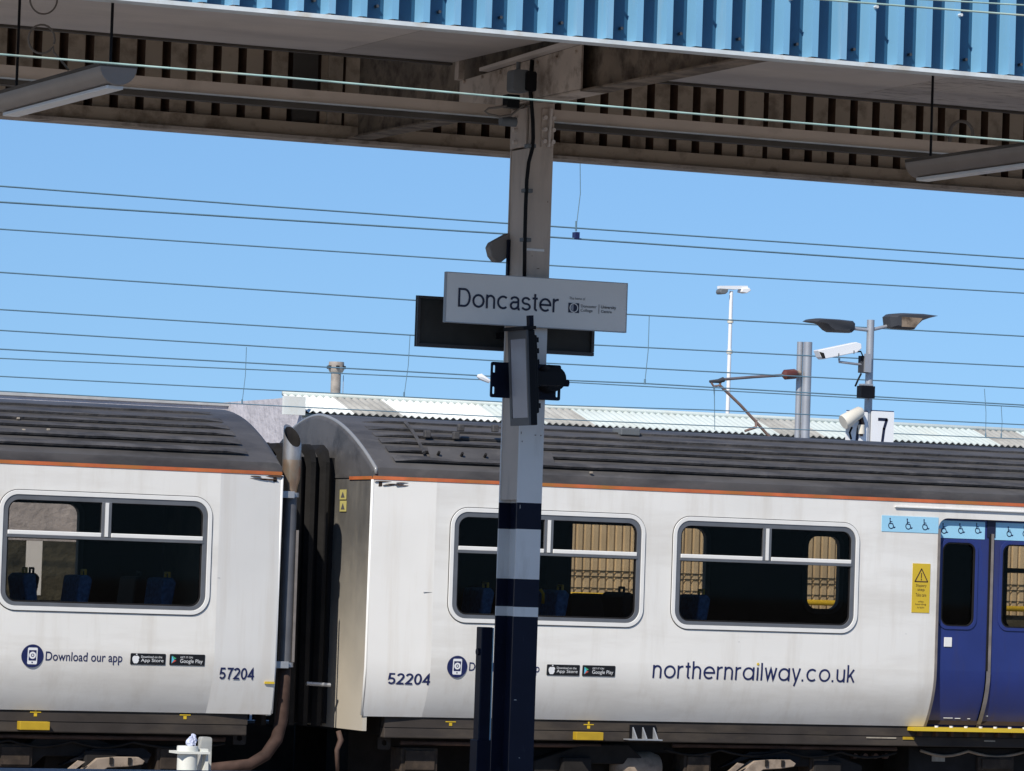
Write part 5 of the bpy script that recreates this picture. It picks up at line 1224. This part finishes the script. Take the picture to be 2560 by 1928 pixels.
# --- roof vent
vb = onY(838, 998, YSH+1.3); vt = onY(842, 905, YSH+1.3); vm = onY(840, 930, YSH+1.3)
vn = thing('vent_stack', (vb.x, YSH+1.3, vb.z-0.02), 'stubby metal vent stack with capped top on the shed roof', 'vent')
obj('pipe', tb([(vb.x, YSH+1.3, vb.z), (vb.x, YSH+1.3, vm.z)], 0.10, 16), 'vent_brown', vn, smooth='auto')
obj('cap', tb([(vb.x, YSH+1.3, vm.z-0.01), (vb.x, YSH+1.3, vm.z+0.06), (vb.x, YSH+1.3, vt.z)], [0.13, 0.165, 0.15], 16), 'vent_brown', vn, smooth='auto')
for k in range(6):
    a_ = k*math.pi/3+0.3; obj('cap_slot', bx(vb.x+0.162*math.cos(a_)-0.03, vb.x+0.162*math.cos(a_)+0.03, YSH+1.3+0.162*math.sin(a_)-0.03, YSH+1.3+0.162*math.sin(a_)+0.03, vm.z+0.06, vm.z+0.12), 'under_dark', vn)
obj('collar', tb([(vb.x, YSH+1.3, vb.z-0.12), (vb.x, YSH+1.3, vb.z-0.02), (vb.x, YSH+1.3, vb.z+0.03)], [0.17, 0.16, 0.10], 16), 'vent_base', vn, smooth='auto')
obj('stay', tb([(vb.x+0.16, YSH+1.3, vb.z-0.05), (vb.x+0.16, YSH+1.3, vm.z-0.06)], 0.008, 6), 'galv', vn)
# --- rough concrete wall left of the shed
za = onY(600, 1017, 84.0).z
cw = obj('concrete_wall', bx(onY(-200, 1000, 84).x, onY(716, 1000, 84).x+1.0, 84.0, 84.4, 0, za), 'concrete', None, label='rough grey concrete wall showing between the two railcar roofs', cat='wall')
obj('coping', bx(onY(-200, 1000, 84).x, onY(716, 1000, 84).x+1.0, 83.95, 84.45, za+0.001, za+0.06), 'coping', cw)
# --- things seen through the left car: dark stone wall, white notice post
hd = obj('stone_wall', bx(onY(-400, 1400, 61.5).x, onY(330, 1400, 61.5).x, 61.5, 61.9, 0.0, onY(100, 1352, 61.5).z), 'stone_dark', None, label='dark stone wall seen through the windows of railcar 57204', cat='wall')
q = onY(82, 1425, 58.0); ntc = thing('notice_board', (q.x, 58.0, PL), 'white notice post seen through the window of railcar 57204', 'sign')
obj('board', bx(q.x-0.10, q.x+0.12, 57.98, 58.02, 1.9, onY(82, 1352, 58).z), 'white_gloss', ntc); obj('leg', bx(q.x-0.04, q.x+0.06, 57.985, 58.015, PL, 1.899), 'white_gloss', ntc)

# --- lamp post with two heads, cameras, platform number
YL = 56.0
def L(px, py, Y=YL): return onY(px, py, Y)
lpx = L(2174, 900).x
lp_ = thing('lamp_post', (lpx, YL, PL), 'grey lamp post carrying two dark wing-shaped lamp heads above the train', 'lamp post')
obj('pole', tb([(lpx, YL, PL), (lpx, YL, L(2178, 800).z)], [0.07, 0.055], 14), 'galv', lp_, smooth='auto')
hp = [(2012, 803), (2021, 798), (2040, 796), (2090, 799), (2125, 803), (2131, 810), (2130, 826), (2122, 833), (2075, 831), (2064, 825), (2050, 811), (2040, 807)]
def head(pxs, Y0, Y1, tilt):
    bm = NB(); A_ = [onY(px, py, YL) for px, py in pxs]
    n = len(A_); c_ = sum(A_, Vector())/n; rings = []
    for (yy, k) in ((Y0, 0.72), (Y0+0.06, 0.96), ((Y0+Y1)/2, 1.0), (Y1-0.06, 0.96), (Y1, 0.72)):
        rings.append([bm.verts.new((c_.x+(p.x-c_.x)*k, yy, c_.z+(p.z-c_.z)*k+tilt*(yy-YL))) for p in A_])
    for r0, r1 in zip(rings[:-1], rings[1:]):
        for i_ in range(n): bm.faces.new((r0[i_], r0[(i_+1) % n], r1[(i_+1) % n], r1[i_]))
    bm.faces.new(rings[0][::-1]); bm.faces.new(rings[-1])
    bmesh.ops.recalc_face_normals(bm, faces=bm.faces); return bm
hl = obj('lamp_head', head(hp, YL-0.17, YL+0.17, 0.0), 'lamp_dark', lp_, smooth='auto')
hr = [(2213, 792), (2222, 785), (2250, 783), (2300, 785), (2339, 790), (2315, 796), (2298, 802), (2285, 814), (2277, 825), (2240, 823), (2216, 820)]
h2 = obj('lamp_head', head(hr, YL-0.17, YL+0.17, 0.0), 'lamp_dark', lp_, smooth='auto')
a = L(2233, 789); b = L(2282, 821); obj('lens', poly_xz([[(L(2240, 818).x, L(2240, 818).z), (L(2274, 820).x, L(2274, 820).z), (L(2292, 797).x, L(2292, 797).z), (L(2240, 793).x, L(2240, 793).z)]], YL-0.172, YL-0.165), 'timber_rot', h2)
for (l, r) in (((2122, 820), (2174, 826)), ((2174, 826), (2216, 816))):
    obj('arm', tb([L(*l), L(*r)], 0.026, 10), 'galv', lp_, smooth='auto')
# cctv camera on the post
cc = thing('security_camera', tuple(L(2095, 900)), 'white box-shaped security camera on a bracket fixed to the lamp post', 'camera')
A_ = [L(*p, YL-0.12) for p in ((2039, 876), (2135, 856), (2147, 860), (2148, 872), (2136, 882), (2052, 899), (2046, 893))]
obj('housing', prism([(p.x, YL-0.20, p.z) for p in A_], (0, 0.16, 0)), 'white_gloss', cc, bevel=0.01)
A2 = [L(*p, YL-0.12) for p in ((2041, 880), (2053, 883), (2057, 896), (2049, 897))]
obj('lens_window', prism([(p.x, YL-0.203, p.z) for p in A2], (0, 0.002, 0)), 'under_dark', cc)
for px in (2080, 2118): q = L(px, 888-(px-2080)*0.18); obj('strap', bx(q.x-0.008, q.x+0.008, YL-0.204, YL-0.2005, q.z-0.03, q.z+0.02), 'box_grey', cc)
obj('bracket', tb([L(2098, 896, YL-0.12), L(2098, 905, YL-0.12), L(2146, 911, YL-0.10), L(2165, 912, YL-0.05)], 0.018, 8), 'galv', cc, smooth=True)
a = L(2140, 890); b = L(2163, 934); obj('mount_plate', bx(a.x, b.x, YL-0.10, YL-0.065, b.z, a.z), 'lamp_dark', cc, bevel=0.006)
a = L(2152, 885); b = L(2167, 932); obj('pole_clamp', bx(a.x, b.x, YL-0.13, YL-0.101, b.z, a.z), 'galv', cc)
obj('cable', tb([L(2135, 880, YL-0.1), L(2152, 879, YL-0.12), L(2157, 890, YL-0.12), L(2155, 902, YL-0.1)], 0.012, 8), 'black_cable', cc, smooth=True)
obj('cable', tb([L(2153, 934, YL-0.08), L(2145, 950, YL-0.09), L(2138, 966, YL-0.09)], 0.014, 8), 'black_cable', cc, smooth=True)
a = L(2135, 965); b = L(2169, 997)
cbx = thing('control_box', ((a.x+b.x)/2, YL-0.15, b.z), 'small black control box on the lamp post under the box-shaped camera', 'control box')
obj('case', bx(a.x, b.x, YL-0.22, YL-0.08, b.z, a.z), 'black_metal', cbx, bevel=0.008)
obj('lid', bx(a.x+0.02, b.x-0.02, YL-0.20, YL-0.10, a.z+0.001, a.z+0.03), 'galv', cbx, bevel=0.006)
c2 = thing('security_camera', tuple(L(2130, 1075)), 'cream cylindrical security camera drooping below the black control box', 'camera')
obj('housing', tb([L(2108, 1056, YL-0.16), L(2112, 1054, YL-0.16), L(2150, 1030, YL-0.12), L(2156, 1027, YL-0.12)], [0.105, 0.112, 0.085, 0.05], 18), 'cream_gloss', c2, smooth='auto')
obj('bracket', tb([L(2152, 1040, YL-0.1), L(2158, 1060, YL-0.1), L(2153, 1090, YL-0.08)], 0.025, 8), 'pipe_rust', c2, smooth=True)
obj('base', tb([L(2153, 1062, YL-0.1), L(2153, 1085, YL-0.1)], 0.05, 12), 'cream_gloss', c2, smooth='auto')
obj('cable', tb([L(2130, 1068, YL-0.14), L(2124, 1082, YL-0.14), L(2128, 1098, YL-0.12)], 0.016, 8), 'black_cable', c2, smooth=True)
for (l, r, lab, sub) in ((2172, 2228, 'white platform number sign showing a dark 7 on the lamp post', '7'), (2111, 2164, 'white platform number sign half hidden behind the cylindrical camera', None)):
    a = L(l, 1029); b = L(r, 1030); zt_ = L((l+r)/2, 1029).z; zb_ = zt_-0.62
    pn = thing('platform_number_sign', ((a.x+b.x)/2, YL, zb_), lab, 'sign')
    Yq = YL-0.07 if sub else YL-0.05
    obj('panel', poly_xz([rrect(a.x, b.x, zb_, zt_, 0.02, 3)], Yq-0.02, Yq), 'white_gloss', pn)
    obj('top_edge', bx(a.x+0.005, b.x-0.005, Yq-0.022, Yq+0.002, zt_+0.0005, zt_+0.012), 'navy_ink', pn)
    if sub:
        x7 = (a.x+b.x)/2; z7 = L(2200, 1045).z; w7 = 0.068; hh7 = z7-L(2200, 1100).z
        bm = NB(); stroke(bm, [(x7-w7, z7-0.025), (x7+w7*0.95, z7-0.025), (x7+w7*0.35, z7-hh7*0.5), (x7+w7*0.0, z7-hh7-0.04)], 0.045, Yq-0.022)
        obj('numeral', bm, 'ink', pn)
    else:
        x7 = (a.x+b.x)/2; z7 = L(2138, 1045).z
        bm = NB(); stroke(bm, [(x7-0.068, z7-0.025), (x7+0.065, z7-0.025), (x7+0.02, z7-0.16), (x7, z7-0.36)], 0.045, Yq-0.022)
        obj('numeral', bm, 'ink', pn)

# --- overhead line mast and its cantilever arm
YM = 72.0
def M(px, py, Y=YM): return onY(px, py, Y)
mx0 = M(2017, 950).x
om = thing('catenary_mast', (mx0, YM, 0), 'twin-tube grey overhead line mast with a rusty bracket arm', 'mast')
obj('tube', tb([(mx0, YM, 0), (mx0, YM, M(2014, 855).z)], 0.083, 16), 'galv', om, smooth='auto')
xx = M(1999, 950, YM+0.1).x
obj('tube', tb([(xx, YM+0.12, 0), (xx, YM+0.12, M(2003, 855, YM+0.12).z)], 0.058, 14), 'galv', om, smooth='auto')
ins_ = obj('insulator', tb([M(1996, 933), M(1990, 934), M(1986, 935), M(1962, 937), M(1957, 938)], [0.03, 0.075, 0.095, 0.095, 0.05], 14), 'insulator_brown', om, smooth='auto')
obj('insulator_cap', tb([M(2000, 932), M(1985, 935)], 0.05, 10), 'bogie_tan', ins_)
obj('arm', tb([M(1960, 938), M(1880, 943), M(1805, 949)], 0.028, 10), 'arm_steel', om, smooth='auto')
obj('knuckle', tb([M(1809, 949), M(1796, 953), M(1774, 954)], [0.05, 0.04, 0.025], 10), 'lamp_dark', om, smooth='auto')
obj('knuckle', tb([M(1776, 953), M(1784, 966), M(1798, 964), M(1805, 950)], 0.022, 8), 'arm_brown', om, smooth='auto')
obj('stay_tube', tb([M(1800, 964), M(1850, 1012), M(1890, 1055), M(1925, 1094)], 0.027, 10), 'arm_brown', om, smooth='auto')
obj('stay_clamp', tb([M(1890, 1050), M(1890, 1068), M(1862, 1078)], [0.03, 0.03, 0.022], 8), 'arm_brown', om, smooth='auto')
obj('suspension_wire', tb([M(1785, 966), M(1786, 990), M(1787, 1075)], [0.02, 0.008, 0.006], 6), 'wire_dark', om)
# the arm runs back to the mast foot on the far side
obj('stay_tube', tb([M(1925, 1094), M(1995, 1175), (mx0-0.05, YM, M(2010, 1195).z)], 0.027, 10), 'arm_brown', om, smooth='auto')

# --- tall floodlight mast far behind
YFm = 110.0
def Q(px, py): return onY(px, py, YFm)
bpx = Q(1823, 900)
fm = thing('floodlight_mast', (bpx.x, YFm, 0), 'slender white floodlight mast with a T-shaped head far behind the shed', 'mast')
obj('pole', tb([(bpx.x, YFm, 0), (bpx.x, YFm, Q(1829, 728).z)], [0.075, 0.05], 12), 'white_gloss', fm, smooth='auto')
for py in (803, 880): z = Q(1825, py).z; obj('joint', tb([(bpx.x, YFm, z-0.05), (bpx.x, YFm, z+0.05)], 0.085, 12), 'vent_base', fm, smooth='auto')
a = Q(1797, 716); b = Q(1866, 722); obj('crossbar', prism([(p.x, YFm-0.1, p.z) for p in (Q(1797, 715), Q(1865, 715), Q(1866, 722), Q(1838, 724), Q(1797, 722))], (0, 0.2, 0)), 'white_gloss', fm)
obj('floodlight', prism([(p.x, YFm-0.15, p.z) for p in (Q(1797, 723), Q(1815, 723), Q(1814, 731), Q(1808, 736), Q(1797, 736), Q(1795, 730))], (0, 0.3, 0)), 'box_grey', fm, bevel=0.02)
obj('floodlight', prism([(p.x, YFm-0.15, p.z) for p in (Q(1850, 722), Q(1868, 720), Q(1872, 727), Q(1862, 734), Q(1848, 731))], (0, 0.3, 0)), 'white_gloss', fm, bevel=0.02)

# --- standpipe by the track beyond the platform edge
YH = 33.9
def Hh(px, py, Y=YH): return onY(px, py, Y)
hx = Hh(468, 1900).x
sp_ = thing('water_standpipe', (hx, YH, 0.0), 'white trackside standpipe with a bracket and short post beyond the platform edge', 'standpipe')
zt_ = Hh(468, 1866).z; rr_ = (Hh(493, 1900).x-Hh(442, 1900).x)/2
obj('pipe', tb([(hx, YH, 0), (hx, YH, Hh(468, 1884).z)], rr_*0.94, 20), 'hydrant_white', sp_, smooth='auto')
obj('collar', tb([(hx, YH, Hh(468, 1878).z), (hx, YH, Hh(468, 1870).z), (hx, YH, Hh(468, 1865).z)], [rr_, rr_, rr_*0.97], 20), 'hydrant_white', sp_, smooth='auto')
a = Hh(436, 1884); b = Hh(515, 1878)
obj('flange_plate', bx(a.x, b.x, YH-rr_-0.01, YH+rr_+0.04, Hh(468, 1884).z+0.0005, Hh(468, 1878).z-0.0005), 'hydrant_white', sp_)
a = Hh(505, 1872); b = Hh(515, 1926); obj('bracket', prism([(p.x, YH-rr_*0.6, p.z) for p in (Hh(497, 1872), Hh(515, 1872), Hh(515, 1940), Hh(503, 1940), Hh(510, 1885), Hh(497, 1884))], (0, 0.08, 0)), 'hydrant_white', sp_)
a = Hh(499, 1842, YH+0.2); b = Hh(525, 1842, YH+0.2)
bm = poly_xz([rrect(a.x, b.x, 0.0, a.z, 0.02, 4)], YH+0.15, YH+0.23); obj('post', bm, 'post_grey', sp_)
# crumpled paper on top
pc = Hh(480, 1851); bm = NB(); bmesh.ops.create_icosphere(bm, subdivisions=3, radius=1.0)
for v_ in bm.verts:
    n_ = v_.co.copy(); k = 1+0.28*math.sin(5*n_.x+3*n_.z)*math.cos(4*n_.y+2*n_.x)+0.12*math.sin(13*n_.z+7*n_.x)
    sq = 1.0-0.35*max(0, n_.z)
    v_.co = Vector((pc.x+n_.x*0.040*k*sq+0.012*n_.z, YH+n_.y*0.036*k*sq, zt_+0.049+n_.z*0.050*k))
obj('crumpled_wrapper', bm, 'paper_blue', None, label='crumpled pale blue wrapper left on top of the white standpipe', cat='litter')
